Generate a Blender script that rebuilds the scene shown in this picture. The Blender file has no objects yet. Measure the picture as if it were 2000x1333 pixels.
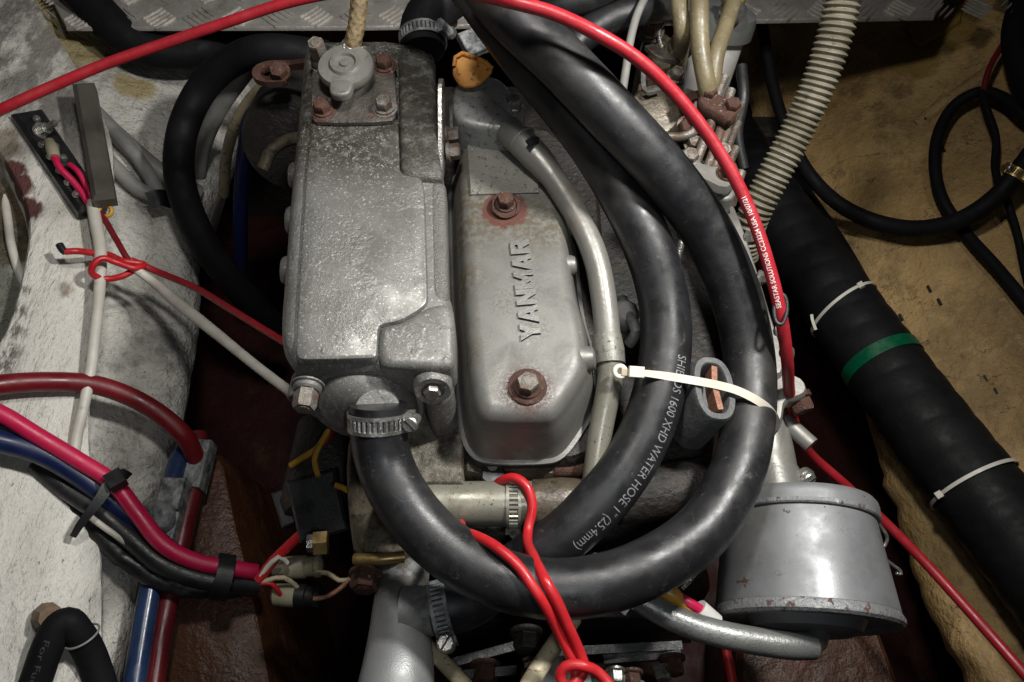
import bpy, bmesh, math, random
from mathutils import Vector, Matrix, noise
R = math.radians
random.seed(7)
sc = bpy.context.scene
COL = sc.collection

# ------------------------------------------------------------------ camera
CAM = Vector((0, -0.25, 0.433))
PITCH = 30.0
cd = bpy.data.cameras.new('camera'); cam = bpy.data.objects.new('camera', cd); COL.objects.link(cam)
cam.location = CAM; cam.rotation_euler = (R(PITCH), 0, 0)
cd.sensor_width = 36; cd.lens = 26.0; cd.clip_start = 0.01; cd.clip_end = 50
sc.camera = cam
# ------------------------------------------------------------------ world
w = bpy.data.worlds.new('World'); sc.world = w; w.use_nodes = True
bg = w.node_tree.nodes['Background']; bg.inputs[0].default_value = (0.8, 0.85, 1, 1); bg.inputs[1].default_value = 0.004
# ------------------------------------------------------------------ lamps
def lamp(name, loc, target, size, power, col):
    l = bpy.data.lights.new(name, 'AREA'); l.shape = 'DISK'; l.size = size; l.energy = power; l.color = col
    o = bpy.data.objects.new(name, l); COL.objects.link(o); o.location = loc
    o.rotation_euler = (Vector(target) - Vector(loc)).to_track_quat('-Z', 'Y').to_euler()
    return o
def spot(name, loc, target, size, power, col, cone, blend=1.0):
    l = bpy.data.lights.new(name, 'SPOT'); l.shadow_soft_size = size; l.energy = power; l.color = col; l.spot_size = R(cone); l.spot_blend = blend
    o = bpy.data.objects.new(name, l); COL.objects.link(o); o.location = loc
    o.rotation_euler = (Vector(target) - Vector(loc)).to_track_quat('-Z', 'Y').to_euler()
    return o
spot('work_lamp', (0.30, 0.10, 0.50), (-0.12, 0.0, -0.05), 0.03, 17.5, (1.0, 0.98, 0.94), 128)
spot('cabin_lamp', (-0.03, 0.13, 0.62), (-0.01, 0.08, 0.0), 0.04, 7.5, (1.0, 0.97, 0.92), 140)
spot('fill_lamp', (0.05, -0.30, 0.48), (-0.04, -0.02, -0.05), 0.03, 1.7, (0.92, 0.97, 1.0), 84)  # unseen fill, added near the camera to lift highlights and the dark front
sc.view_settings.view_transform = 'Standard'; sc.view_settings.look = 'None'
sc.view_settings.exposure = 0.28; sc.view_settings.gamma = 1.0

# ------------------------------------------------------------------ picture point -> place in the room
F = 26.0 / 36 * 2000
_s, _c = math.sin(R(PITCH)), math.cos(R(PITCH))
def ray(u, v):
    a = (u - 1000) / F; b = (666.5 - v) / F
    return Vector((a, _s + b * _c, -_c + b * _s))
def PZ(u, v, z):
    d = ray(u, v); return CAM + d * ((z - CAM.z) / d.z)
def PY(u, v, y):
    d = ray(u, v); return CAM + d * ((y - CAM.y) / d.y)
def PD(u, v, dep): return CAM + ray(u, v) * dep
def PP(u, v, p0, n):
    d = ray(u, v); return CAM + d * ((p0 - CAM).dot(n) / d.dot(n))
NL = Vector((0.5, 0.0, 0.866)).normalized(); QL = PZ(380, 700, -0.27)
NR = Vector((-0.55, 0.0, 0.835)).normalized(); QR = PZ(1700, 820, -0.33)
def HL(u, v, o=0.0): return PP(u, v, QL + NL * o, NL)       # on the left hull side
def HR(u, v, o=0.0): return PP(u, v, QR + NR * o, NR)       # on the right hull side

# ------------------------------------------------------------------ geometry helpers: every one returns (verts, faces)
def spline(pts, n=None, step=None):
    pts = [Vector(p) for p in pts]
    if len(pts) == 2: dense = [pts[0].lerp(pts[1], i / 20) for i in range(21)]
    else:
        P = [2 * pts[0] - pts[1]] + pts + [2 * pts[-1] - pts[-2]]
        dense = []
        for i in range(1, len(P) - 2):
            p0, p1, p2, p3 = P[i - 1:i + 3]
            t0 = 0; t1 = max((p1 - p0).length, 1e-6) ** .5; t2 = t1 + max((p2 - p1).length, 1e-6) ** .5; t3 = t2 + max((p3 - p2).length, 1e-6) ** .5
            for k in range(24):
                t = t1 + (t2 - t1) * k / 24
                A1 = p0 * ((t1 - t) / (t1 - t0)) + p1 * ((t - t0) / (t1 - t0))
                A2 = p1 * ((t2 - t) / (t2 - t1)) + p2 * ((t - t1) / (t2 - t1))
                A3 = p2 * ((t3 - t) / (t3 - t2)) + p3 * ((t - t2) / (t3 - t2))
                B1 = A1 * ((t2 - t) / (t2 - t0)) + A2 * ((t - t0) / (t2 - t0))
                B2 = A2 * ((t3 - t) / (t3 - t1)) + A3 * ((t - t1) / (t3 - t1))
                dense.append(B1 * ((t2 - t) / (t2 - t1)) + B2 * ((t - t1) / (t2 - t1)))
        dense.append(pts[-1])
    L = [0]
    for a, b in zip(dense, dense[1:]): L.append(L[-1] + (b - a).length)
    if n is None: n = max(6, int(L[-1] / (step or 0.006)))
    out = []; j = 0
    for i in range(n + 1):
        s = L[-1] * i / n
        while j < len(L) - 2 and L[j + 1] < s: j += 1
        f = (s - L[j]) / max(L[j + 1] - L[j], 1e-9)
        out.append(dense[j].lerp(dense[j + 1], min(max(f, 0), 1)))
    return out
def tangents(p):
    n = len(p); return [(p[min(i + 1, n - 1)] - p[max(i - 1, 0)]).normalized() for i in range(n)]
def frames(p, up=None):
    T = tangents(p); out = []
    if up is None:
        N = T[0].orthogonal().normalized()
        for t in T:
            N = (N - t * N.dot(t)).normalized(); out.append((t, N, t.cross(N)))
    else:
        for t, q in zip(T, p):
            u = up(q) if callable(up) else Vector(up)
            N = (u - t * u.dot(t)).normalized(); out.append((t, N, t.cross(N)))
    return out
def tocam(q): return (CAM - q).normalized()
def tube(path, r, seg=18, cap=True, up=None, n=None, step=None, raw=False):
    p = path if raw else spline(path, n, step)
    fr = frames(p, up); V = []; Fc = []; m = len(p)
    L = 0.0
    for i, (q, (t, N, B)) in enumerate(zip(p, fr)):
        if i: L += (p[i] - p[i - 1]).length
        for k in range(seg):
            a = 2 * math.pi * k / seg
            if callable(r): rr = r(i / (m - 1), L, a)
            elif isinstance(r, (list, tuple)):
                x = i / (m - 1) * (len(r) - 1); j = min(int(x), len(r) - 2); rr = r[j] + (r[j + 1] - r[j]) * (x - j)
            else: rr = r
            V.append(q + (N * math.cos(a) + B * math.sin(a)) * rr)
    for i in range(m - 1):
        for k in range(seg):
            a = i * seg + k; b = i * seg + (k + 1) % seg
            Fc.append((a, b, b + seg, a + seg))
    if cap:
        Fc.append(tuple(range(seg))[::-1]); Fc.append(tuple((m - 1) * seg + k for k in range(seg)))
    return V, Fc
def sweep(path, section, up=tocam, n=None, step=0.004, scale=None):
    p = spline(path, n, step); fr = frames(p, up); V = []; Fc = []; g = len(section); m = len(p)
    for i, (q, (t, N, B)) in enumerate(zip(p, fr)):
        s = scale(i / (m - 1)) if scale else 1
        for (a, b) in section: V.append(q + B * a * s + N * b)
    for i in range(m - 1):
        for k in range(g):
            a = i * g + k; b = i * g + (k + 1) % g; Fc.append((a, b, b + g, a + g))
    Fc.append(tuple(range(g))[::-1]); Fc.append(tuple((m - 1) * g + k for k in range(g)))
    return V, Fc
def strap(path, wd, th, **k):
    h = wd / 2; return sweep(path, [(-h, -th / 2), (h, -th / 2), (h, th / 2), (-h, th / 2)], **k)
def chaikin(P, it=2):
    for _ in range(it):
        Q = []
        for a, b in zip(P, P[1:] + P[:1]): Q += [a.lerp(b, .25), a.lerp(b, .75)]
        P = Q
    return P
def corners(P, r):
    Q = []
    for i, p in enumerate(P):
        u = P[i - 1] - p; v = P[(i + 1) % len(P)] - p
        a = p + u.normalized() * min(r, .4 * u.length); b = p + v.normalized() * min(r, .4 * v.length)
        Q += [a, a * .25 + p * .5 + b * .25, b]
    return Q
def loft(outline, nrm, prof, smooth=1, bottom=False):
    """outline: planar 3D loop; prof: [(inset, height along nrm)] from bottom to top; top is capped."""
    nrm = Vector(nrm).normalized(); P = [Vector(p) for p in outline]
    ar = Vector((0, 0, 0))
    for a, b in zip(P, P[1:] + P[:1]): ar += a.cross(b)
    if ar.dot(nrm) < 0: P.reverse()
    n = len(P); D = []
    for i in range(n):
        e1 = (P[i] - P[i - 1]).normalized(); e2 = (P[(i + 1) % n] - P[i]).normalized()
        n1 = nrm.cross(e1); n2 = nrm.cross(e2); m = (n1 + n2)
        m = m.normalized() if m.length > 1e-6 else n1
        D.append(m / max(m.dot(n1), .5))
    V = []; Fc = []
    for (ins, h) in prof:
        ring = [p + d * ins + nrm * h for p, d in zip(P, D)]
        V += corners(ring, smooth) if 0 < smooth < 1 else chaikin(ring, smooth) if smooth else ring
    n = len(V) // len(prof)
    for j in range(len(prof) - 1):
        for i in range(n):
            a = j * n + i; b = j * n + (i + 1) % n; Fc.append((a, b, b + n, a + n))
    Fc.append(tuple((len(prof) - 1) * n + i for i in range(n)))
    if bottom: Fc.append(tuple(range(n))[::-1])
    return V, Fc
def rnd(depth, top, r, steps=4, draft=0.0):
    """profile of a casting: straight wall then a rounded shoulder"""
    pr = [(-draft, top - depth), (0, top - r)]
    for i in range(1, steps + 1):
        a = math.pi / 2 * i / steps; pr.append((r * (1 - math.cos(a)), top - r + r * math.sin(a)))
    return pr
def lathe(c, ax, prof, seg=28, cap0=True, cap1=True, ref=None):
    c = Vector(c); ax = Vector(ax).normalized()
    N = (Vector(ref) - ax * Vector(ref).dot(ax)).normalized() if ref is not None else ax.orthogonal().normalized()
    B = ax.cross(N); V = []; Fc = []
    for (r, h) in prof:
        for k in range(seg):
            a = 2 * math.pi * k / seg; V.append(c + ax * h + (N * math.cos(a) + B * math.sin(a)) * r)
    for j in range(len(prof) - 1):
        for k in range(seg):
            a = j * seg + k; b = j * seg + (k + 1) % seg; Fc.append((a, b, b + seg, a + seg))
    if cap0: Fc.append(tuple(range(seg))[::-1])
    if cap1: Fc.append(tuple((len(prof) - 1) * seg + k for k in range(seg)))
    return V, Fc
def box(c, sx, sy, sz, ax=(1, 0, 0), up=(0, 0, 1), bev=0.0):
    ax = Vector(ax).normalized(); up = Vector(up); up = (up - ax * up.dot(ax)).normalized(); ay = up.cross(ax)
    c = Vector(c); P = [c + ax * a * sx / 2 + ay * b * sy / 2 - up * sz / 2 for a, b in ((-1, -1), (1, -1), (1, 1), (-1, 1))]
    b = bev or min(sx, sy, sz) * .08
    return loft(P, up, [(b, 0), (0, b), (0, sz - b), (b, sz)], smooth=0, bottom=True)
def hexnut(c, ax, r, h, ref=None):
    return lathe(c, ax, [(r, 0), (r, h * .8), (r * .86, h)], seg=6, ref=ref)
def join(*gs):
    V = []; Fc = []
    for v, f in gs:
        o = len(V); V += list(v); Fc += [tuple(i + o for i in q) for q in f]
    return V, Fc
def torus(c, ax, R0, r, a0=0, a1=2 * math.pi, seg=32, ref=None, rs=10):
    ax = Vector(ax).normalized(); N = (Vector(ref) - ax * Vector(ref).dot(ax)).normalized() if ref is not None else ax.orthogonal().normalized()
    B = ax.cross(N); c = Vector(c)
    return tube([c + (N * math.cos(a0 + (a1 - a0) * i / seg) + B * math.sin(a0 + (a1 - a0) * i / seg)) * R0 for i in range(seg + 1)], r, seg=rs, raw=True)

# ------------------------------------------------------------------ objects
W0 = {}
def wloc(o): return W0.get(o.name, Vector((0, 0, 0)))
def thing(name, label, cat, loc, group=None):
    o = bpy.data.objects.new(name, None); COL.objects.link(o); o.location = loc; o.empty_display_size = .01
    W0[o.name] = Vector(loc); o['label'] = label; o['category'] = cat
    if group: o['group'] = group
    return o
def obj(name, geos, parent=None, label=None, cat=None, kind=None, group=None, flat=False, ang=38):
    """geos: [(geo, material), ...] -> ONE mesh object with its origin at the middle of its base"""
    V = []; Fc = []; MI = []; mats = []
    for g, m in geos:
        if m not in mats: mats.append(m)
        o = len(V); V += list(g[0]); Fc += [tuple(i + o for i in q) for q in g[1]]; MI += [mats.index(m)] * len(g[1])
    lo = Vector([min(v[i] for v in V) for i in range(3)]); hi = Vector([max(v[i] for v in V) for i in range(3)])
    org = Vector(((lo.x + hi.x) / 2, (lo.y + hi.y) / 2, lo.z))
    me = bpy.data.meshes.new(name); me.from_pydata([tuple(v - org) for v in V], [], Fc)
    for m in mats: me.materials.append(m)
    me.polygons.foreach_set('material_index', MI)
    bm = bmesh.new(); bm.from_mesh(me); bmesh.ops.recalc_face_normals(bm, faces=bm.faces); bm.to_mesh(me); bm.free()
    if not flat:
        me.shade_smooth(); me.set_sharp_from_angle(angle=R(ang))
    me.update()
    o = bpy.data.objects.new(name, me); COL.objects.link(o)
    if parent: o.parent = parent; o.location = org - wloc(parent)
    else: o.location = org
    W0[o.name] = org
    if label: o['label'] = label
    if cat: o['category'] = cat
    if kind: o['kind'] = kind
    if group: o['group'] = group
    return o

# ------------------------------------------------------------------ materials
def mk(name, c, c2=None, sc2=12, rough=.5, metal=0.0, layers=(), bumps=(), stretch=None, spec=.5, rvar=0.12, coat=0):
    m = bpy.data.materials.new(name); m.use_nodes = True; nt = m.node_tree; nd = nt.nodes; lk = nt.links
    bs = nd['Principled BSDF']; geo = nd.new('ShaderNodeNewGeometry')
    pos = geo.outputs['Position']
    if stretch:
        vm = nd.new('ShaderNodeVectorMath'); vm.operation = 'MULTIPLY'; lk.new(pos, vm.inputs[0]); vm.inputs[1].default_value = stretch; spos = vm.outputs[0]
    else: spos = pos
    def nz(scale, detail=5, rg=.6, p=None, dist=0):
        n = nd.new('ShaderNodeTexNoise'); n.inputs['Scale'].default_value = scale; n.inputs['Detail'].default_value = detail
        n.inputs['Roughness'].default_value = rg; n.inputs['Distortion'].default_value = dist; lk.new(p or spos, n.inputs['Vector']); return n.outputs['Fac']
    def mr(x, a, b, lo=0.0, hi=1.0, sm=True):
        n = nd.new('ShaderNodeMapRange'); n.interpolation_type = 'SMOOTHSTEP' if sm else 'LINEAR'
        lk.new(x, n.inputs[0]); n.inputs[1].default_value = a; n.inputs[2].default_value = b; n.inputs[3].default_value = lo; n.inputs[4].default_value = hi
        return n.outputs[0]
    def mth(op, a, b):
        n = nd.new('ShaderNodeMath'); n.operation = op
        for i, x in ((0, a), (1, b)):
            if hasattr(x, 'links'): lk.new(x, n.inputs[i])
            else: n.inputs[i].default_value = x
        return n.outputs[0]
    def mixc(f, a, b):
        n = nd.new('ShaderNodeMix'); n.data_type = 'RGBA'; lk.new(f, n.inputs[0])
        for i, x in ((6, a), (7, b)):
            if hasattr(x, 'links'): lk.new(x, n.inputs[i])
            else: n.inputs[i].default_value = (*x, 1)
        return n.outputs[2]
    def mixf(f, a, b):
        n = nd.new('ShaderNodeMix'); n.data_type = 'FLOAT'; lk.new(f, n.inputs[0])
        for i, x in ((2, a), (3, b)):
            if hasattr(x, 'links'): lk.new(x, n.inputs[i])
            else: n.inputs[i].default_value = x
        return n.outputs[0]
    base = nz(sc2, 6)
    col = mixc(mr(base, .3, .7), c, c2 or tuple(x * .75 for x in c))
    ro = mr(nz(sc2 * 3, 4), .3, .7, rough - rvar, rough + rvar); me_ = mth('ADD', metal, 0.0)
    for L in layers:
        lp = None
        if 'st' in L:
            v2 = nd.new('ShaderNodeVectorMath'); v2.operation = 'MULTIPLY'; lk.new(pos, v2.inputs[0]); v2.inputs[1].default_value = L['st']; lp = v2.outputs[0]
        n = nz(L.get('scale', 30), L.get('detail', 6), L.get('rg', .65), p=lp, dist=L.get('dist', 0))
        k = None
        if L.get('spots'):
            for (q, r) in L['spots']:
                d = nd.new('ShaderNodeVectorMath'); d.operation = 'DISTANCE'; lk.new(pos, d.inputs[0]); d.inputs[1].default_value = q
                dd = mth('ADD', d.outputs['Value'], mth('MULTIPLY', mth('SUBTRACT', n, .5), r * L.get('rag', 2.0)))
                f = mr(dd, r * L.get('soft', .75), r, 1, 0); k = f if k is None else mth('MAXIMUM', k, f)
            if 'lo' in L: k = mth('MULTIPLY', k, mr(n, L['lo'], L['hi']))
        elif 'band' in L: k = mr(mth('ABSOLUTE', mth('SUBTRACT', n, .5), 0.0), 0, L['band'], 1, 0); k = mth('MULTIPLY', k, mr(nz(L['scale'] * 2.3, 3), .48, .56))
        else: k = mr(n, L['lo'], L['hi'])
        if 'amt' in L: k = mth('MULTIPLY', k, L['amt'])
        col = mixc(k, col, L['c'])
        if 'rough' in L: ro = mixf(k, ro, L['rough'])
        if 'metal' in L: me_ = mixf(k, me_, L['metal'])
    lk.new(col, bs.inputs['Base Color']); lk.new(ro, bs.inputs['Roughness']); lk.new(me_, bs.inputs['Metallic'])
    bs.inputs['Specular IOR Level'].default_value = spec
    if coat: bs.inputs['Coat Weight'].default_value = coat; bs.inputs['Coat Roughness'].default_value = .15
    prev = None
    for (scl, dist, *more) in bumps:
        b = nd.new('ShaderNodeBump'); b.inputs['Distance'].default_value = dist; b.inputs['Strength'].default_value = 1
        h = nz(scl, 5, .6)
        if more: h = mth('MULTIPLY', h, mr(nz(more[0], 4), more[1], more[2]))
        lk.new(h, b.inputs['Height'])
        if prev: lk.new(prev, b.inputs['Normal'])
        prev = b.outputs['Normal']
    if prev: lk.new(prev, bs.inputs['Normal'])
    return m

RUST = (.085, .03, .017)
GRIME = (.035, .027, .018)
ALU = (.195, .192, .18)
silver = lambda name, extra=(), c=ALU, rough=.46, bumps=((260, .0004), (1200, .00015)), metal=.38: mk(name, c, tuple(x * .8 for x in c), 14, rough, metal,
    layers=[dict(c=GRIME, scale=900, lo=.66, hi=.72, amt=.75, rough=.8, metal=0), *extra], bumps=bumps)
M = {}
capc = PZ(690, 180, .03)
M['tank'] = silver('silver_paint_tank', extra=[
    dict(c=(.030, .026, .017), scale=130, spots=[(PZ(720, 90, .03), .07), (PZ(660, 190, .03), .105), (PZ(740, 210, .03), .10), (PZ(820, 200, .03), .085)], soft=.55, rag=1.0, lo=.30, hi=.56, rough=.5, metal=.2, amt=.92),
    dict(c=(.62, .62, .60), scale=560, lo=.59, hi=.64, amt=.55), dict(c=(.03, .03, .028), scale=330, lo=.68, hi=.71, amt=.85), dict(c=(.11, .105, .09), scale=16, lo=.48, hi=.75, amt=.6), dict(c=(.55, .55, .53), scale=40, band=.004, amt=.5, detail=2), dict(c=(.035, .03, .022), scale=700, lo=.58, hi=.64, amt=.45)], bumps=((520, .0007, 26, .50, .60), (1100, .0004, 22, .42, .60)))
M['side'] = silver('silver_paint_rough', extra=[dict(c=(.030, .026, .017), scale=130, spots=[(PZ(820, 170, .03), .11)], soft=.75, rag=.8, lo=.32, hi=.56, amt=.9, metal=.2, rough=.5), dict(c=(.07, .06, .045), scale=60, lo=.5, hi=.75, amt=.6, metal=.1, rough=.6)], bumps=((500, .0016), (1500, .0004)))
M['plate'] = mk('dirty_filler_plate', (.11, .10, .088), (.06, .052, .044), 40, .5, .3, layers=[dict(c=(.10, .05, .038), scale=80, lo=.56, hi=.72, rough=.75, metal=0), dict(c=(.4, .38, .33), scale=600, lo=.66, hi=.7, amt=.6)], bumps=((400, .0012),))
M['cap'] = silver('dull_cap_metal', c=(.22, .215, .195), rough=.4, extra=[dict(c=(.09, .075, .055), scale=120, lo=.5, hi=.7, amt=.7, metal=.1)])
M['cover'] = silver('silver_paint_cover', extra=[
    dict(c=(.085, .07, .045), scale=190, spots=[(PZ(990, 330, 0), .075), (PZ(910, 440, -.01), .055), (PZ(950, 400, 0), .06), (PZ(908, 560, -.012), .03), (PZ(1050, 440, 0), .04), (PZ(925, 700, -.012), .02)], soft=.35, rag=1.1, lo=.36, hi=.60, rough=.6, metal=.1),
    dict(c=(.12, .11, .09), scale=420, spots=[(PZ(1040, 640, 0), .02), (PZ(1030, 570, 0), .022), (PZ(1020, 500, 0), .022), (PZ(985, 590, 0), .02)], soft=.3, rag=1.0, lo=.46, hi=.58, amt=.8, metal=.1),
    dict(c=(.085, .028, .02), scale=160, spots=[(PZ(985, 410, 0), .0195)], soft=.8, rag=.9, rough=.85, metal=0),
    dict(c=(.07, .026, .02), scale=520, spots=[(PZ(1030, 762, 0), .026)], soft=.35, rag=1.0, lo=.40, hi=.60, rough=.8, metal=0),
    dict(c=(.55, .55, .53), scale=130, lo=.66, hi=.72, amt=.5), dict(c=(.06, .052, .036), scale=600, lo=.60, hi=.66, amt=.6), dict(c=(.10, .085, .06), scale=24, lo=.52, hi=.74, amt=.65), dict(c=(.10, .04, .025), scale=90, spots=[(PZ(985, 440, 0), .02), (PZ(1035, 800, -.005), .016), (PZ(922, 560, -.01), .016)], soft=.2, rag=1.6, lo=.46, hi=.6, amt=.7, rough=.8, metal=0)], c=(.19, .187, .174), rough=.48, metal=.35, bumps=((110, .0003, 20, .5, .65), (900, .00012)))
M['letter'] = silver('silver_paint_letter', c=(.23, .228, .215), rough=.45, metal=.5)
M['grime'] = mk('oily_grime', (.07, .063, .052), (.03, .027, .022), 200, .55)
M['plated'] = silver('dirty_label_plate', c=(.22, .215, .19), rough=.5, extra=[dict(c=GRIME, scale=300, lo=.55, hi=.65, amt=.8, metal=0, rough=.7), dict(c=(.5, .48, .42), scale=500, lo=.64, hi=.68, amt=.6)])
M['breather'] = silver('silver_paint_breather', c=(.33, .335, .325), rough=.45, extra=[dict(c=(.07, .06, .042), scale=200, lo=.54, hi=.64, amt=.7, metal=.1), dict(c=(.09, .08, .055), scale=50, lo=.5, hi=.72, amt=.7, metal=.1), dict(c=(.55, .54, .5), scale=330, lo=.68, hi=.72, amt=.6)])
M['pipe'] = silver('silver_paint_pipe', c=(.25, .242, .22), rough=.44, extra=[dict(c=(.11, .08, .045), scale=26, lo=.52, hi=.74, amt=.75, metal=.15, rough=.6)], bumps=((300, .00018),))
M['pipe2'] = silver('olive_silver_pipe', c=(.27, .26, .21), rough=.38, extra=[dict(c=(.10, .085, .05), scale=45, lo=.52, hi=.72, amt=.7, metal=.1), dict(c=(.02, .02, .02), scale=200, lo=.64, hi=.67, metal=0), dict(c=(.05, .045, .03), scale=600, lo=.6, hi=.66, amt=.7)], bumps=((400, .00015),))
M['head'] = mk('speckled_casting', (.27, .255, .21), (.12, .10, .075), 160, .6, .25, layers=[dict(c=(.5, .48, .42), scale=700, lo=.58, hi=.66, amt=.7), dict(c=GRIME, scale=45, lo=.52, hi=.68, amt=.8)], bumps=((900, .002), (120, .002)))
M['block'] = mk('oily_black_casting', (.03, .028, .026), (.018, .014, .011), 18, .55, .1, layers=[dict(c=(.09, .05, .03), scale=30, lo=.56, hi=.72, amt=.5)], bumps=((200, .002),))
M['brownc'] = mk('brown_dirty_casting', (.12, .098, .066), (.055, .042, .03), 40, .40, .2, layers=[dict(c=(.02, .015, .01), scale=120, lo=.50, hi=.64, amt=.85)], bumps=((300, .0006),))
M['dark'] = mk('black_plastic', (.018, .018, .019), (.011, .011, .012), 25, .42, 0, bumps=((700, .0002),))
M['can'] = silver('silver_paint_canister', c=(.225, .232, .238), rough=.50, metal=.35, extra=[dict(c=(.10, .09, .07), scale=14, lo=.52, hi=.75, amt=.45), dict(c=(.08, .07, .06), scale=50, band=.003, amt=.7, detail=2), dict(c=(.05, .045, .04), scale=420, lo=.70, hi=.73, amt=.8), dict(c=(.08, .045, .035), scale=55, lo=.675, hi=.685, rough=.6, metal=.1), 
    dict(c=(.12, .10, .075), scale=220, spots=[(PD(1465, 1030, .525), .034), (PD(1520, 1040, .518), .022)], soft=.2, rag=1.1, lo=.42, hi=.6, rough=.7, metal=0.05),
    dict(c=(.085, .05, .04), scale=240, spots=[(PD(1535, 1062, .513), .0075), (PD(1553, 1075, .511), .0065), (PD(1550, 1145, .490), .009), (PD(1538, 1030, .518), .0055)], soft=.6, rag=1.8, rough=.6, metal=.1)], bumps=((900, .00006),))
M['canrust'] = silver('chipped_canister_rim', c=(.23, .235, .24), rough=.5, metal=.3, extra=[dict(c=(.085, .048, .038), scale=150, lo=.575, hi=.60, rough=.8, metal=0, dist=.4), dict(c=(.55, .55, .52), scale=170, lo=.62, hi=.66, amt=.7)], bumps=((400, .0009),))
M['steel'] = mk('zinc_steel', (.50, .49, .46), (.34, .33, .31), 60, .33, .85, layers=[dict(c=(.09, .06, .04), scale=150, lo=.58, hi=.7, amt=.7, metal=.1)], bumps=((600, .0004),))
M['rustbolt'] = mk('rusty_bolt', (.082, .036, .022), (.05, .021, .014), 160, .72, .1, layers=[dict(c=(.33, .29, .25), scale=280, lo=.6, hi=.7, amt=.7)], bumps=((800, .0010),))
M['paintbolt'] = mk('painted_bolt', (.21, .20, .18), (.12, .09, .07), 130, .5, .4, layers=[dict(c=(.11, .045, .03), scale=190, lo=.54, hi=.62, amt=.85, metal=0)], bumps=((700, .0008),))
M['rubber'] = mk('black_rubber_hose', (.0095, .010, .0118), (.015, .015, .0165), 22, .41, 0, layers=[
    dict(c=(.055, .054, .052), scale=24, lo=.52, hi=.78, amt=.6, rough=.6), dict(c=(.12, .118, .11), scale=70, lo=.64, hi=.76, amt=.5, rough=.7, dist=.6), dict(c=(.34, .34, .33), scale=800, lo=.72, hi=.745, amt=.7), dict(c=(.004, .004, .004), scale=330, lo=.715, hi=.73), dict(c=(.13, .13, .125), scale=45, band=.0035, amt=.5, detail=3), dict(c=(.05, .045, .036), scale=8, lo=.5, hi=.72, amt=.45, rough=.6)], bumps=((90, .00015), (1400, .0001)), spec=.5)
M['rubber2'] = mk('dull_black_rubber', (.006, .006, .0075), (.009, .009, .0105), 20, .68, 0, bumps=((200, .0003),), spec=.15)
M['exh'] = mk('black_exhaust_hose', (.006, .0065, .007), (.010, .010, .0105), 20, .55, 0, layers=[dict(c=(.035, .035, .034), scale=30, lo=.62, hi=.8, amt=.5)], bumps=((60, .0008),), spec=.13)
M['red'] = mk('red_cable_jacket', (.36, .017, .026), (.27, .012, .02), 30, .40, 0, layers=[dict(c=(.10, .03, .028), scale=200, lo=.6, hi=.7, amt=.5), dict(c=(.5, .12, .12), scale=60, band=.004, amt=.4), dict(c=(.16, .01, .012), scale=60, lo=.6, hi=.78, amt=.5)], bumps=((500, .0001),))
M['redwire'] = mk('bright_red_wire', (.52, .018, .022), (.42, .014, .02), 60, .40, 0, layers=[dict(c=(.10, .01, .01), scale=160, lo=.66, hi=.75, amt=.6)])
M['maroon'] = mk('dark_red_cable', (.17, .008, .012), (.13, .006, .01), 20, .42, 0)
M['pink'] = mk('crimson_cable', (.56, .01, .075), (.46, .01, .06), 20, .42, 0, bumps=((400, .0002),))
M['blue'] = mk('navy_cable', (.008, .016, .075), (.006, .012, .05), 20, .4, 0)
M['bluepipe'] = mk('navy_pipe', (.02, .04, .10), (.014, .026, .07), 20, .3, 0)
M['redpipe'] = mk('maroon_pipe', (.13, .012, .016), (.10, .01, .012), 20, .32, 0)
M['white'] = mk('white_cable', (.62, .60, .54), (.5, .47, .41), 40, .5, 0, layers=[dict(c=(.2, .17, .12), scale=140, lo=.6, hi=.72, amt=.5)])
M['tie'] = mk('natural_nylon', (.80, .77, .68), (.72, .66, .53), 30, .4, 0)
M['fuelh'] = mk('olive_fuel_hose', (.20, .165, .095), (.13, .105, .06), 60, .42, 0, layers=[dict(c=(.34, .30, .2), scale=120, lo=.56, hi=.7, amt=.6), dict(c=(.05, .035, .02), scale=90, lo=.6, hi=.72, amt=.7)], bumps=((400, .0003),))
M['line'] = mk('dirty_injector_line', (.20, .185, .16), (.10, .07, .05), 70, .42, .5, layers=[dict(c=(.09, .04, .025), scale=110, lo=.52, hi=.62, amt=.85, metal=0, rough=.7)], bumps=((700, .0006),))
M['cream'] = mk('cream_tube', (.50, .44, .30), (.42, .35, .22), 30, .5, 0, layers=[dict(c=(.09, .045, .02), scale=200, lo=.56, hi=.64, amt=.8)], bumps=((300, .0006),))
M['ink'] = mk('white_print', (.30, .31, .32), (.10, .10, .105), 400, .6, 0)
M['faint'] = mk('faded_print', (.07, .07, .07), (.03, .03, .03), 300, .6, 0)
M['inkw'] = mk('white_cable_print', (.75, .7, .68), (.6, .55, .53), 300, .6, 0)
M['tread'] = mk('aluminium_plate', (.62, .59, .55), (.48, .45, .41), 30, .40, .5, layers=[dict(c=(.10, .075, .045), scale=50, lo=.5, hi=.72, amt=.6, metal=.2, rough=.6)], bumps=((250, .0008),))
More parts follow.
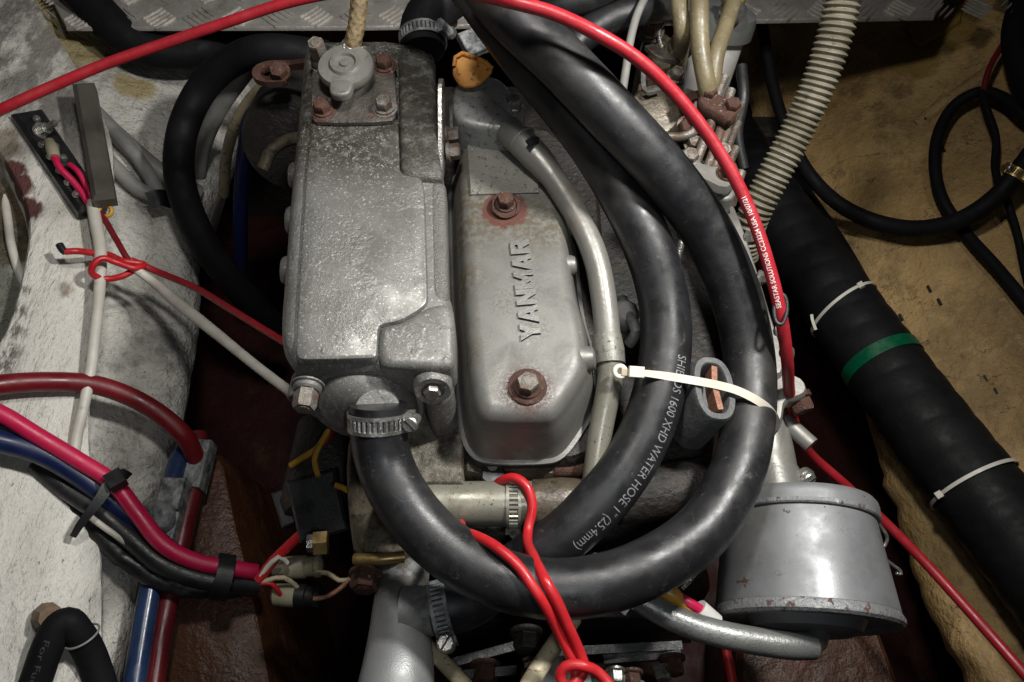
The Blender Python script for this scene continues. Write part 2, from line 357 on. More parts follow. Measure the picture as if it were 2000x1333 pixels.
M['hullw'] = mk('grey_white_bilge_paint', (.66, .64, .58), (.46, .45, .42), 9, .5, 0, layers=[
    dict(c=(.74, .71, .64), scale=26, lo=.5, hi=.7, amt=.7), dict(c=(.07, .05, .025), spots=[(HL(5, 400), .055), (HL(0, 450), .045), (HL(-30, 420), .07)], soft=.85, rag=.3, scale=20), dict(c=(.10, .105, .08), spots=[(HL(-20, 580), .05), (HL(-10, 660), .04)], soft=.5, rag=.8, scale=40, amt=.9), dict(c=(.15, .145, .135), scale=11, lo=.49, hi=.68, amt=.85), dict(c=(.25, .24, .22), scale=60, lo=.55, hi=.7, amt=.5), dict(c=(.10, .085, .06), scale=200, lo=.64, hi=.70, amt=.75), dict(c=(.13, .12, .10), scale=12, band=.007, amt=.8, dist=.5), dict(c=(.30, .28, .25), scale=14, lo=.5, hi=.66, amt=.6, st=(2.6, .5, 1)),  # brown spots: brown interior and deep shade of the frame cut-out, painted in
    dict(c=(.33, .25, .08), scale=30, spots=[(HL(250, 165), .02), (HL(275, 175), .02), (HL(120, 95), .05), (HL(180, 110), .03), (HL(80, 30), .05)], soft=.6, rag=2.0, amt=.75)],
    bumps=((14, .018), (70, .006), (260, .0022)))
M['ply'] = mk('white_painted_plywood', (.74, .72, .66), (.60, .58, .53), 18, .42, 0, layers=[
    dict(c=(.15, .14, .13), scale=40, spots=[(HL(60, 60, .03), .10), (HL(120, 200, .03), .09), (HL(30, 150, .03), .06)], soft=.4, rag=1.2, lo=.32, hi=.55, amt=.85), dict(c=(.09, .075, .06), scale=130, lo=.66, hi=.71, amt=.85), dict(c=(.16, .15, .13), scale=16, band=.006, amt=.8, st=(3.5, .35, 1)), dict(c=(.42, .38, .30), scale=7, lo=.5, hi=.7, amt=.6), dict(c=(.30, .29, .27), scale=30, lo=.56, hi=.68, amt=.6, st=(3, .5, 1)),
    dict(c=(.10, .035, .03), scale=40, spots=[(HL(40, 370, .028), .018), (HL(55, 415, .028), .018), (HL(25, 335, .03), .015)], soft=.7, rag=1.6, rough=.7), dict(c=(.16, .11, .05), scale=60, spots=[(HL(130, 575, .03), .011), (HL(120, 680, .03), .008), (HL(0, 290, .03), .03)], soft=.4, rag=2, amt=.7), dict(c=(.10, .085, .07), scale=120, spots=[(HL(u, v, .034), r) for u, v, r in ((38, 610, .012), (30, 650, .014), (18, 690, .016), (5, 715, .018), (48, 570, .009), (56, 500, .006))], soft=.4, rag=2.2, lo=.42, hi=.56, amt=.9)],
    bumps=((70, .006), (260, .0022)), stretch=(1.4, .45, 1.0))
M['hullb'] = mk('brown_raw_hull', (.60, .40, .17), (.42, .27, .105), 8, .5, 0, layers=[
    dict(c=(.48, .33, .14), scale=22, lo=.5, hi=.72, amt=.6), dict(c=(.09, .05, .02), scale=30, lo=.50, hi=.72, amt=.75), dict(c=(.12, .075, .03), scale=6, lo=.45, hi=.65, amt=.6), dict(c=(.07, .04, .018), scale=9, band=.008, amt=.85, st=(.6, 1.6, 1), dist=.4), dict(c=(.60, .44, .22), scale=60, lo=.58, hi=.7, amt=.5), dict(c=(.03, .015, .008), scale=130, lo=.69, hi=.73, amt=.8),
    dict(c=(.25, .16, .03), scale=30, spots=[(HR(1790, 100), .05), (HR(1830, 60), .06)], soft=.7, rag=1.6, amt=.7)], bumps=((30, .008), (160, .003)), stretch=(1, .8, 1.2))
M['pul'] = mk('oily_grey_iron', (.055, .055, .056), (.03, .029, .028), 40, .42, .2, layers=[dict(c=(.12, .11, .10), scale=70, lo=.56, hi=.7, amt=.6)], bumps=((300, .0008),))
M['resin'] = mk('yellow_resin', (.36, .25, .06), (.26, .17, .04), 20, .35, 0, layers=[dict(c=(.07, .04, .015), scale=60, lo=.6, hi=.7, amt=.7)], bumps=((60, .003),))
M['bilge'] = mk('dark_red_bilge_paint', (.036, .0065, .0045), (.02, .004, .003), 9, .65, 0, layers=[dict(c=(.09, .04, .016), scale=18, lo=.55, hi=.75, amt=.5)], bumps=((40, .003),), spec=.25)
M['bed'] = mk('brown_engine_bed', (.085, .034, .014), (.05, .016, .008), 9, .42, 0, layers=[dict(c=(.20, .07, .05), scale=25, lo=.55, hi=.72, amt=.6), dict(c=(.35, .26, .2), scale=200, lo=.68, hi=.72, amt=.6)], bumps=((50, .004), (220, .001)))
M['clip'] = mk('mottled_grey_clip', (.34, .35, .35), (.05, .055, .06), 90, .5, .2, bumps=((300, .001),))
M['corr'] = mk('beige_corrugated', (.23, .212, .16), (.13, .115, .08), 40, .48, 0, layers=[dict(c=(.08, .06, .03), scale=160, lo=.58, hi=.68, amt=.75)], bumps=((600, .0004),))
M['green'] = mk('green_tape', (.0, .09, .036), (.0, .06, .025), 30, .35, 0)
M['orange'] = mk('orange_plastic', (.78, .36, .07), (.68, .28, .05), 50, .45, 0, layers=[dict(c=(.10, .045, .015), scale=240, lo=.54, hi=.64, amt=.85)], bumps=((900, .0001),))
M['braid'] = mk('tan_braided_hose', (.20, .145, .07), (.10, .07, .032), 160, .45, 0, bumps=((900, .0008),))
M['greyp'] = mk('grey_conduit', (.26, .255, .24), (.17, .165, .155), 30, .5, 0)
M['cov'] = mk('warm_grey_cover', (.085, .078, .066), (.07, .065, .055), 30, .45, 0)
M['copper'] = mk('copper_strap', (.42, .22, .15), (.3, .14, .09), 200, .55, .5, bumps=((900, .001),))
M['boot'] = mk('grey_rubber_boot', (.12, .125, .125), (.06, .062, .062), 60, .55, 0, bumps=((400, .0008),))
M['wood'] = mk('bare_wood', (.26, .18, .12), (.14, .09, .055), 60, .7, 0)
M['yellow'] = mk('yellow_wire', (.50, .27, .025), (.40, .2, .025), 60, .45, 0, layers=[dict(c=(.15, .09, .02), scale=180, lo=.58, hi=.68, amt=.6)])
M['ivory'] = mk('ivory_connector', (.35, .31, .22), (.27, .24, .16), 60, .5, 0)
M['brass'] = mk('brass_fitting', (.40, .29, .12), (.25, .17, .06), 60, .4, .7)
M['label'] = mk('white_filter_label', (.72, .71, .68), (.65, .63, .6), 60, .5, 0)
M['bowl'] = silver('grey_filter_bowl', c=(.20, .21, .20), rough=.35)
M['belt'] = mk('black_belt', (.02, .02, .021), (.035, .034, .033), 30, .5, 0, bumps=((200, .001),))
M['elbow'] = silver('silver_paint_elbow', c=(.25, .255, .255), rough=.46, extra=[dict(c=(.045, .036, .022), scale=90, spots=[(PZ(790, 1120, -.11), .045), (PZ(850, 1190, -.09), .026)], soft=.4, rag=1.2, lo=.32, hi=.6, amt=.9, metal=.1, rough=.6), dict(c=(.5, .49, .47), scale=120, lo=.70, hi=.73, amt=.8)], bumps=((800, .0002),))
M['canhose'] = silver('silver_painted_hose', c=(.27, .275, .265), rough=.36, metal=.5, extra=[dict(c=(.03, .03, .03), scale=260, lo=.58, hi=.62, amt=.6, metal=0, spots=[(PZ(1530, 1270, -.1), .03), (PZ(1450, 1255, -.1), .03)], soft=.3, rag=1), dict(c=(.03, .03, .03), scale=150, band=.02, amt=.8, metal=0), dict(c=(.02, .02, .02), scale=500, lo=.64, hi=.68, amt=.7, metal=0)], bumps=((500, .0003),))
m = M

# ------------------------------------------------------------------ text
def glyphs(txt, shear=0.0, offset=0.0, extrude=0.0, bevel=0.0):
    c = bpy.data.curves.new('t', 'FONT'); c.body = txt; c.size = 1; c.shear = shear; c.offset = offset; c.extrude = extrude; c.bevel_depth = bevel; c.resolution_u = 3
    o = bpy.data.objects.new('t', c); COL.objects.link(o)
    dg = bpy.context.evaluated_depsgraph_get(); me = o.evaluated_get(dg).to_mesh()
    V = [v.co.copy() for v in me.vertices]; Fc = [tuple(p.vertices) for p in me.polygons]
    if extrude == 0:
        bm = bmesh.new(); bm.from_mesh(me); bmesh.ops.triangulate(bm, faces=bm.faces)
        for _ in range(3):
            es = [e for e in bm.edges if abs(e.verts[0].co.y - e.verts[1].co.y) > .16]
            if es: bmesh.ops.subdivide_edges(bm, edges=es, cuts=1); bmesh.ops.triangulate(bm, faces=bm.faces)
        bm.verts.index_update(); V = [v.co.copy() for v in bm.verts]; Fc = [tuple(v.index for v in f.verts) for f in bm.faces]; bm.free()
    o.evaluated_get(dg).to_mesh_clear(); bpy.data.objects.remove(o); bpy.data.curves.remove(c)
    x0 = min(v.x for v in V); x1 = max(v.x for v in V); return V, Fc, x0, x1
def text_on_tube(path, r, txt, s0, s1, cap, a0, flip, lift=1.012, offset=0.0):
    """print wrapped round a tube: reads along the path; a0 = angle of the baseline from the side facing the viewer"""
    p = spline(path, step=.003); fr = frames(p, tocam)
    L = [0]
    for a, b in zip(p, p[1:]): L.append(L[-1] + (b - a).length)
    V, Fc, x0, x1 = glyphs(txt, offset=offset); out = []
    for v in V:
        s = s0 + (v.x - x0) / (x1 - x0) * (s1 - s0)
        j = 0
        while j < len(L) - 2 and L[j + 1] < s: j += 1
        f = (s - L[j]) / (L[j + 1] - L[j]); q = p[j].lerp(p[j + 1], f)
        N = fr[j][1].lerp(fr[j + 1][1], f).normalized(); B = fr[j][2].lerp(fr[j + 1][2], f).normalized()
        a = a0 + flip * (v.y / .69 * cap) / r
        out.append(q + (N * math.cos(a) + B * math.sin(a)) * r * lift)
    return out, Fc
def arclen_at(path, u, v):
    p = spline(path, step=.003); L = 0; best = (1e9, 0)
    for i, q in enumerate(p):
        if i: L += (p[i] - p[i - 1]).length
        d = q - CAM; dep = d.dot(ray(1000, 666.5)); x = 1000 + d.x / dep * F; y = 666.5 - (d.y * _c + d.z * _s) / dep * F
        e = (x - u) ** 2 + (y - v) ** 2
        if e < best[0]: best = (e, L)
    return best[1]

# ------------------------------------------------------------------ reusable fittings
def bolt(name, parent, c, ax, r, h=None, wr=0, mat=None, wmat=None, ref=None, washer=.0016, label=None):
    c = Vector(c); ax = Vector(ax).normalized(); h = h or r * 1.0; g = []
    if wr: g.append((lathe(c, ax, [(wr, 0), (wr, washer * .7), (wr * .9, washer)], seg=24), wmat or mat)); c = c + ax * washer
    g.append((lathe(c, ax, [(r * 1.2, 0), (r * 1.2, h * .2), (r * 1.05, h * .3)], seg=20), wmat or mat))
    g.append((hexnut(c + ax * h * .25, ax, r, h, ref), mat))
    g.append((lathe(c + ax * h * 1.24, ax, [(r * .62, 0), (r * .5, h * .06)], seg=14), mat))
    return obj(name, g, parent, label)
def clamp_band(name, parent, c, ax, r, wd, screw_dir, label=None, smat=None, screw=1.0):
    """worm drive hose clamp: slotted band, screw housing and slotted screw head"""
    c = Vector(c); ax = Vector(ax).normalized(); N = ax.orthogonal().normalized(); B = ax.cross(N); n = 132; V = []; F1 = []; F2 = []
    hs = [-.5, -.5, -.3, -.3, .3, .3, .5, .5]
    for k in range(n):
        a = 2 * math.pi * k / n; d = N * math.cos(a) + B * math.sin(a); cut = (k % 4) < 2
        rr = [r, r + .0011, r + .0011, r + (.0002 if cut else .0011), r + (.0002 if cut else .0011), r + .0011, r + .0011, r]
        for x, q in zip(hs, rr): V.append(c + ax * x * wd + d * q)
    for k in range(n):
        for j in range(7):
            a = k * 8 + j; b = ((k + 1) % n) * 8 + j
            (F2 if (j == 3 and k % 4 == 0) else F1).append((a, a + 1, b + 1, b))
    o = obj(name, [((V, F1), smat or m['steel']), ((V, F2), m['dark'])], parent, label, ang=25)
    sd = Vector(screw_dir); sd = (sd - ax * sd.dot(ax)).normalized(); tg = ax.cross(sd)
    hc = c + sd * (r + .0045 * screw)
    obj('screw', [(lathe(hc - tg * .008 * screw, tg, [(.0036 * screw, 0), (.0036 * screw, .013 * screw)], seg=16), smat or m['steel']),
                  (lathe(hc + tg * .005 * screw, tg, [(.0052 * screw, 0), (.0052 * screw, .004 * screw), (.0042 * screw, .005 * screw)], seg=8), m['steel']),
                  (box(hc + tg * .0102 * screw, .0085 * screw, .0012 * screw, .0006, ax=ax + sd, up=tg), m['dark']),
                  (box(hc - tg * .002 - sd * .002, .011 * screw, wd * 1.1, .005, ax=tg, up=sd), smat or m['steel'])], o)
    return o
def cable(name, label, cat, pts, r, mat, group=None, seg=14, step=.006, parent=None, **k):
    return obj(name, [(tube(pts, r, seg=seg, step=step, **k), mat)], parent, label, cat, group=group)

# ================================================================== SETTING
def hull(name, fn, edge, far, mat, seed, amp, label):
    rows = 90; cols = 46; V = []; Fc = []
    vs = [-260 + (1700 + 260) * i / rows for i in range(rows + 1)]
    for v in vs:
        for j in range(-1, cols + 1):
            e = edge(v); u = e + (far - e) * max(j, 0) / cols; q = fn(u, v, 0)
            nn = NL if fn is HL else NR
            q = q + nn * amp * (noise.noise(q * 9 + Vector((seed, 0, 0))) + .45 * noise.noise(q * 28))
            fe = max(0, 1 - max(j, 0) / cols / .10); q = q - nn * .018 * fe * fe
            if j == 0: q = q - nn * .006
            if j == -1: q = Vector((q.x + (-.16 if fn is HL else .16), q.y, -.58))
            V.append(q)
    n = cols + 2
    for i in range(rows):
        for j in range(n - 1): a = i * n + j; Fc.append((a, a + 1, a + n + 1, a + n))
    return obj(name, [((V, Fc), mat)], kind='structure', label=label, ang=50)
def interp(tab):
    def f(v):
        if v <= tab[0][0]: return tab[0][1]
        for (a, b), (c, d) in zip(tab, tab[1:]):
            if v <= c: return b + (d - b) * (v - a) / (c - a)
        return tab[-1][1]
    return f
_el = interp([(-260, 640), (0, 540), (105, 520), (230, 490), (330, 445), (400, 415), (480, 396), (560, 402), (640, 394), (760, 376), (860, 358), (960, 322), (1100, 292), (1230, 264), (1333, 242), (1700, 180)])
_er = interp([(-260, 1250), (0, 1370), (300, 1500), (820, 1690), (900, 1712), (1000, 1745), (1180, 1800), (1333, 1885), (1700, 2000)])
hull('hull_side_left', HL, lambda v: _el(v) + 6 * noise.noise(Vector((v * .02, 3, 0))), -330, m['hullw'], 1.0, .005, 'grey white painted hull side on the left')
hull('hull_side_right', HR, lambda v: _er(v) + 12 * noise.noise(Vector((v * .025, 7, 0))) + 5 * noise.noise(Vector((v * .09, 2, 0))), 2420, m['hullb'], 5.0, .007, 'bare brown hull side on the right')
HRS = bpy.data.objects['hull_side_right']
obj('resin_patch', [(loft([HR(u, v, .004) for u, v in ((1765, 40), (1850, -40), (1890, 30), (1830, 72), (1800, 92), (1788, 90))], NR, [(-.001, -.012), (0, .001), (.003, .0035)], smooth=1), m['resin'])], HRS)
obj('moulding', [(tube([HR(2060, 62, -.003), HR(1985, 105, -.003), HR(1900, 165, -.003), HR(1835, 210, -.003), HR(1792, 246, -.008)], .0095, seg=14), m['hullb'])], HRS)
for u, v in ((1805, 228), (1842, 290), (1720, 420), (1815, 565), (1835, 590), (1925, 740), (1945, 765), (1905, 830), (1990, 860), (1760, 620), (1800, 690)):
    obj('staple_hole', [(tube([HR(u - 3, v - 6, .001), HR(u + 3, v + 6, .001)], .0016, seg=8), m['block'])], HRS)
V = []; Fc = []
for i in range(41):
    for j in range(41):
        x = -1.6 + 3.2 * i / 40; y = -1.2 + 3.4 * j / 40; V.append(Vector((x, y, -.52 + .006 * noise.noise(Vector((x * 7, y * 7, 0))))))
for i in range(40):
    for j in range(40): a = i * 41 + j; Fc.append((a, a + 41, a + 42, a + 1))
obj('bilge_floor', [((V, Fc), m['bilge'])], kind='structure', label='dark red painted bilge floor under the engine')
bl = [PZ(u, v, -.30) for u, v in ((385, 900), (425, 890), (445, 1000), (470, 1100), (505, 1260), (530, 1420), (285, 1420), (300, 1250), (335, 1150), (390, 960))]
obj('engine_bed', [(loft(bl, (0, 0, 1), [(-.03, -.22), (-.008, -.02), (-.003, -.003), (.002, 0)], smooth=1), m['bed'])], kind='structure', label='brown varnished engine bed under the battery cables')
br = [PZ(u, v, -.38) for u, v in ((1500, 1150), (1700, 1180), (1790, 1420), (1440, 1420), (1440, 1200))]
obj('engine_bed', [(loft(br, (0, 0, 1), [(0, -.14), (0, -.006), (.006, 0)], smooth=0), m['bed'])], kind='structure', label='reddish brown engine bed under the air cleaner')
ZT_ = -.13
# bulkhead behind the engine, below the step
yb = PZ(500, 52, ZT_).y
obj('bulkhead', [(box((-.02, yb + .06, -.52), .86, .04, .36), m['block'])], kind='structure', label='dark bulkhead behind the engine')

# white painted plywood frame on the left
fo = .036
rt = [(-20, -120), (30, -40), (75, 60), (135, 150), (205, 270), (222, 360), (205, 470), (190, 570), (178, 700), (168, 850), (176, 960), (192, 1080), (196, 1200), (190, 1450), (-200, 1450), (-200, 730)]
lf = [(-30, 735), (8, 690), (30, 630), (46, 560), (58, 490), (52, 440), (36, 400), (10, 350), (-30, 310), (-200, 280), (-200, -120)]
obj('plywood_frame', [(loft([HL(u, v, 0) for u, v in rt + lf], NL, [(0, -.03), (0, fo - .004), (.0015, fo - .001), (.004, fo)], smooth=1), m['ply'])], None, 'white painted plywood frame with a curved cut-out, left of the engine', 'frame')
cable('cable', 'white cable inside the cut-out of the plywood frame', 'cable', [HL(8, 380, .0), HL(15, 430, .004), HL(22, 480, .006), HL(40, 540, .0), HL(70, 600, -.01)], .0042, m['white'])

# aluminium tread plate step
def tread():
    P = [PZ(u, v, ZT_) for u, v in ((128, 54), (700, 53), (1300, 43), (1826, 33))]
    r = [PZ(1850, -10, ZT_), PZ(1950, -130, ZT_), PZ(60, -130, ZT_), PZ(100, 0, ZT_)]
    t = thing('tread_plate', 'aluminium tread plate step with raised bars behind the engine', 'tread plate', P[0])
    obj('plate', [(loft(P + r, (0, 0, 1), [(0, -.005), (0, -.002), (.0015, 0)], smooth=0), m['tread'])], t)
    gs = []; y0 = P[1].y + .008
    e = lambda x: P[0].y + (P[3].y - P[0].y) * (x - P[0].x) / (P[3].x - P[0].x)
    for i in range(-13, 16):
        for j in range(0, 5):
            x = i * .046; y = e(x) + .014 + j * .046; s = 1 if (i + j) % 2 else -1
            for k in range(-2, 3):
                a = R(45 * s + 2); d = Vector((math.cos(a), math.sin(a), 0)); nn = Vector((-d.y, d.x, 0))
                c = Vector((x, y, ZT_)) + nn * k * .0066; l = .014; wv = .0016
                o = [c - d * l, c - d * l * .5 - nn * wv, c + d * l * .5 - nn * wv, c + d * l, c + d * l * .5 + nn * wv, c - d * l * .5 + nn * wv]
                gs.append(loft(o, (0, 0, 1), [(0, -.0005), (.0007, .0020)], smooth=0))
    obj('tread_bars', [(join(*gs), m['tread'])], t, kind='stuff')
tread()

# ================================================================== ENGINE
ENG = thing('marine_engine', 'silver painted marine diesel engine with rusty bolts filling the bilge', 'engine', (0, .08, -.4))
Z = Vector((0, 0, 1)); YN = Vector((0, -1, 0))
def cast(name, px, z, prof, mat, parent, smooth=1, label=None, **k):
    return obj(name, [(loft([PZ(u, v, z) for u, v in px], Z, [(i, h - 0) for i, h in prof], smooth=smooth), mat)], parent, label, **k)
# --- block and head
obj('engine_block', [(loft([PZ(u, v, -.12) for u, v in ((640, 160), (1330, 160), (1400, 420), (1440, 640), (1400, 900), (1340, 1130), (760, 1130), (700, 800), (640, 500))], Z, [(-.01, -.33), (0, -.02), (.008, 0)], smooth=1), m['block'])], ENG)
head = cast('cylinder_head', [(800, 250), (1160, 250), (1190, 600), (1185, 850), (1150, 900), (1030, 905), (900, 905), (870, 800)], -.055, [(0, -.07), (0, -.006), (.004, 0)], m['block'], ENG)
cast('water_jacket', [(812, 790), (903, 790), (905, 945), (812, 945), (770, 900), (770, 800)], -.052, [(0, -.06), (0, -.002), (.0015, 0)], m['head'], ENG, smooth=0)
cast('timing_case', [(690, 820), (780, 830), (820, 1000), (800, 1095), (690, 1095), (676, 1000), (672, 880)], -.085, rnd(.1, 0, .008), m['brownc'], ENG)
obj('flange', [(tube([PZ(692, 1092, -.075), PZ(735, 1093, -.073), PZ(790, 1088, -.075)], .004, seg=10), m['brass'])], ENG)
bolt('bolt', ENG, PZ(715, 1120, -.1), (0, -1, .3), .010, mat=m['rustbolt'])
# front lip of the head under the rocker cover
cast('head_lip', [(905, 880), (1140, 870), (1150, 895), (1100, 930), (1035, 935), (985, 925), (940, 935), (905, 925)], -.066, [(0, -.05), (0, -.004), (.003, 0)], m['brownc'], ENG, smooth=0)
obj('bracket_tab', [(loft([PZ(u, v, -.062) for u, v in ((942, 905), (950, 895), (975, 895), (985, 908), (987, 945), (940, 945))], Z, [(0, -.004), (0, -.001), (.0008, 0)], smooth=1), m['dark']), (lathe(PZ(962, 911, -.0622), Z, [(.0036, 0), (.0036, .0008)], seg=14), m['greyp'])], ENG)
obj('oil_plug', [(tube([PZ(1082, 917, -.07), PZ(1150, 915, -.07)], .0062, seg=14), m['rustbolt'])], ENG)

# --- heat exchanger tank
HX = obj('heat_exchanger', [(loft([PZ(u, v, .014) for u, v in (
    (606, 98), (850, 96), (853, 200), (860, 330), (869, 350), (876, 590), (886, 600), (888, 720), (872, 733), (800, 735), (640, 733), (580, 728), (556, 700), (553, 640), (560, 560), (568, 440), (578, 330), (592, 180), (598, 110))], Z,
    [(.004, -.075), (.001, -.02)] + rnd(.02, .013, .011, 5)[1:], smooth=2), m['tank'])], ENG)
def hx(name, px, z, prof, mat, smooth=1, **k): return cast(name, px, z, prof, mat, HX, smooth, **k)
PANEL = [(612, 232), (775, 232), (779, 338), (820, 345), (826, 380), (832, 590), (812, 606), (780, 624), (736, 632), (733, 692), (728, 697), (590, 700), (580, 692), (583, 610), (600, 340)]
hx('top_panel', PANEL, .031, [(-.0016, -.006), (-.0012, -.0030), (-.0004, -.0008), (.0012, 0)], m['tank'], smooth=.004)
hx('thermostat_housing', [(776, 98), (846, 96), (852, 200), (857, 300), (866, 345), (820, 344), (781, 339), (778, 230)], .034, rnd(.012, 0, .006), m['side'], smooth=.006)
hx('side_rib', [(836, 352), (870, 352), (876, 585), (838, 588)], .027, rnd(.02, 0, .005), m['side'], smooth=.004)
hx('outlet_boss', [(738, 636), (786, 629), (836, 596), (884, 590), (888, 640), (888, 712), (870, 722), (738, 716)], .030, rnd(.03, .0015, .0055, 5), m['tank'], smooth=.006)
bm_ = [(PZ(u, v, -.002), s) for u, v, s in ((566, 345, 1), (560, 432, 1), (551, 530, 1))]
for q, s in bm_: obj('side_boss', [(lathe(q + Vector((.012, 0, 0)), (-1, 0, .1), [(.0105, 0), (.0105, .009), (.009, .0115), (.006, .012)], seg=20), m['tank'])], HX)
# front cover with spigot
fc = PY(718, 784, -.037)
FCN = Vector((0, -1, .28)).normalized()
cov = obj('end_cover', [(lathe(fc, FCN, [(.0385, -.03), (.0385, .002), (.0375, .004), (.0352, .0045), (.0345, .0045), (.0325, .002), (.031, .0075), (.025, .0125), (.018, .015), (.0, .016)], seg=44), m['tank']),
    (loft([fc + Vector((x, 0, 0)) + Vector((0, 0, z)) for x, z in ((-.052, .010), (-.047, .018), (-.030, .022), (-.02, -.034), (-.034, -.03), (-.048, -.004))], FCN, rnd(.02, .004, .002), smooth=1), m['tank'])], HX)
hx('front_lug', [(822, 738), (845, 722), (875, 726), (886, 742), (882, 775), (850, 790), (826, 780)], .004, rnd(.06, 0, .006), m['tank'], smooth=1)
bolt('bolt', HX, PY(602, 752, -.040), (0, -1, .1), .0075, .013, wr=.0105, mat=m['paintbolt'], wmat=m['tank'])
obj('drain_plug', [(lathe(PY(845, 752, -.040), (.1, -1, .35), [(.0125, -.004), (.0125, .004), (.011, .006), (.0075, .006), (.0075, .0035)], seg=24), m['tank']), (hexnut(PY(845, 752, -.040) + Vector((0, -.004, .001)), (.1, -1, .35), .0055, .005), m['steel'])], HX)
sp0 = PY(740, 772, -.05); 
obj('spigot', [(tube([fc + Vector((.006, -.006, .0)), PZ(738, 806, .006)], [.019, .0145], seg=26), m['tank'])], HX)
# filler neck plate and pressure cap
fp = hx('filler_plate', [(609, 122), (630, 108), (745, 108), (770, 118), (774, 225), (762, 237), (620, 239), (606, 228)], .036, [(0, -.004), (0, -.001), (.001, 0)], m['plate'], smooth=1)
for u, v, mt in ((632, 218, 'rustbolt'), (752, 213, 'paintbolt'), (752, 132, 'rustbolt'), (632, 128, 'paintbolt')):
    bolt('bolt', HX, PZ(u, v, .036), (0, -.1, 1), .0066, .0065, wr=.0095, mat=m[mt])
cc = PZ(683, 158, .037); ax = Vector((0, -.08, 1)).normalized()
ears = []
for s, l in ((1, .028), (-1, .029)):
    c2 = cc + ax * .012 + Vector((.001 * s, s * .004, 0))
    ears.append((loft([c2 + Vector((x, s * y, 0)) for x, y in ((-.009, .012), (-.008, l - .004), (-.004, l), (.004, l), (.008, l - .004), (.009, .012))], ax, rnd(.006, .0045, .002), smooth=1, bottom=True), m['cap']))
capo = obj('pressure_cap', [(lathe(cc, ax, [(.017, 0), (.017, .009), (.0208, .010), (.0214, .0115), (.0214, .0145), (.0205, .0165), (.0125, .0175), (.0110, .0195), (.0085, .0195), (.0075, .0175), (.004, .0175), (.0036, .019), (.0, .0195)], seg=40), m['cap'])] + ears, HX)
# --- overflow union of the braided hose on the rear ear
obj('overflow_union', [(tube([PZ(686, 108, .045), PZ(686, 92, .055)], .006, seg=14), m['steel'])], HX)
# lifting bracket on right of the tank
lb = obj('lifting_eye', [(loft([PZ(862, 250, .03) + Vector((0, y, z)) for y, z in ((.035, .012), (.03, .022), (.02, .024), (.0, .012), (-.03, -.008), (-.035, -.02), (-.02, -.024), (.02, -.01))], (1, 0, 0), [(.0, -.0015), (0, .0012), (.0006, .0018)], smooth=2, bottom=True), m['steel'])], ENG)
for u, v in ((878, 266), (880, 298)): bolt('bolt', lb, PZ(u - 6, v, .014), (1, 0, .15), .0062, .008, mat=m['paintbolt'])

# --- rocker cover
RC = obj('rocker_cover', [(loft([PZ(u, v, -.012) for u, v in (
    (893, 262), (1048, 262), (1062, 330), (1088, 390), (1108, 440), (1112, 500), (1120, 575), (1140, 640), (1146, 690), (1149, 735), (1112, 795), (1085, 828), (1060, 833), (960, 833), (938, 826), (924, 800), (914, 720), (905, 600), (899, 450))], Z,
    [(-.0115, -.042), (-.0115, -.0395), (-.0085, -.0385), (-.0065, -.034), (-.0055, -.02), (-.0015, -.004)] + [(x + .000, h) for x, h in rnd(.02, .012, .012, 6)[1:]], smooth=2), m['cover'])], ENG)
for u, v, r_ in ((1122, 520, .0075), (1156, 702, .0085)): obj('side_boss', [(lathe(PZ(u - 14, v, -.012), (1, 0, .2), [(r_ * 1.5, -.006), (r_ * 1.1, .001), (r_, .004), (r_ * .85, .0065), (r_ * .5, .0075)], seg=22), m['cover'])], RC)
bolt('bolt', RC, PZ(987, 404, .0), (0.02, -.08, 1), .0066, .007, wr=.0120, mat=m['rustbolt'], washer=.003)
obj('wire_ring', [(torus(PZ(987, 402, .005), (.1, -.3, 1), .0095, .0008), m['rustbolt'])], RC)
bolt('bolt', RC, PZ(1030, 757, .0), (0.02, -.05, 1), .0078, .0065, wr=.0128, mat=m['paintbolt'], wmat=m['rustbolt'], washer=.0025)
obj('label_plate', [(loft([PZ(u, v, .001) for u, v in ((912, 284), (1046, 282), (1053, 377), (919, 381))], Z, [(0, -.003), (0, .0004), (.0006, .001)], smooth=0), m['plated'])] +
    [(lathe(PZ(u, v, .002), Z, [(.0012, 0), (.0012, .0006), (.0006, .001)], seg=10), m['plated']) for u, v in ((926, 373), (1044, 370), (922, 292), (1036, 290))], RC)
LET = dict(Y=[[(0, 1), (.30, 1), (.46, .70), (.62, 1), (.92, 1), (.60, .42), (.60, 0), (.32, 0), (.32, .42)]],
    A=[[(0, 0), (.34, 1), (.66, 1), (1, 0), (.72, 0), (.66, .2), (.34, .2), (.28, 0)], [(.40, .38), (.60, .38), (.50, .74)]],
    N=[[(0, 0), (0, 1), (.28, 1), (.62, .42), (.62, 1), (.90, 1), (.90, 0), (.62, 0), (.28, .58), (.28, 0)]],
    M=[[(0, 0), (0, 1), (.30, 1), (.55, .52), (.80, 1), (1.10, 1), (1.10, 0), (.83, 0), (.83, .56), (.63, .18), (.47, .18), (.27, .56), (.27, 0)]],
    R=[[(0, 0), (0, 1), (.62, 1), (.80, .94), (.88, .80), (.88, .62), (.80, .48), (.68, .43), (.92, 0), (.60, 0), (.40, .38), (.28, .38), (.28, 0)], [(.28, .58), (.52, .58), (.60, .64), (.60, .74), (.52, .80), (.28, .80)]])
p0 = PZ(1057, 664, .0); p1 = PZ(1031, 468, .0); ex = (p1 - p0); Lx = ex.length; ex.normalize(); ey = Z.cross(ex).normalized()
crv = bpy.data.curves.new('t', 'CURVE'); crv.dimensions = '2D'; crv.fill_mode = 'BOTH'; crv.extrude = .5; crv.bevel_depth = .02
pen = 0.0
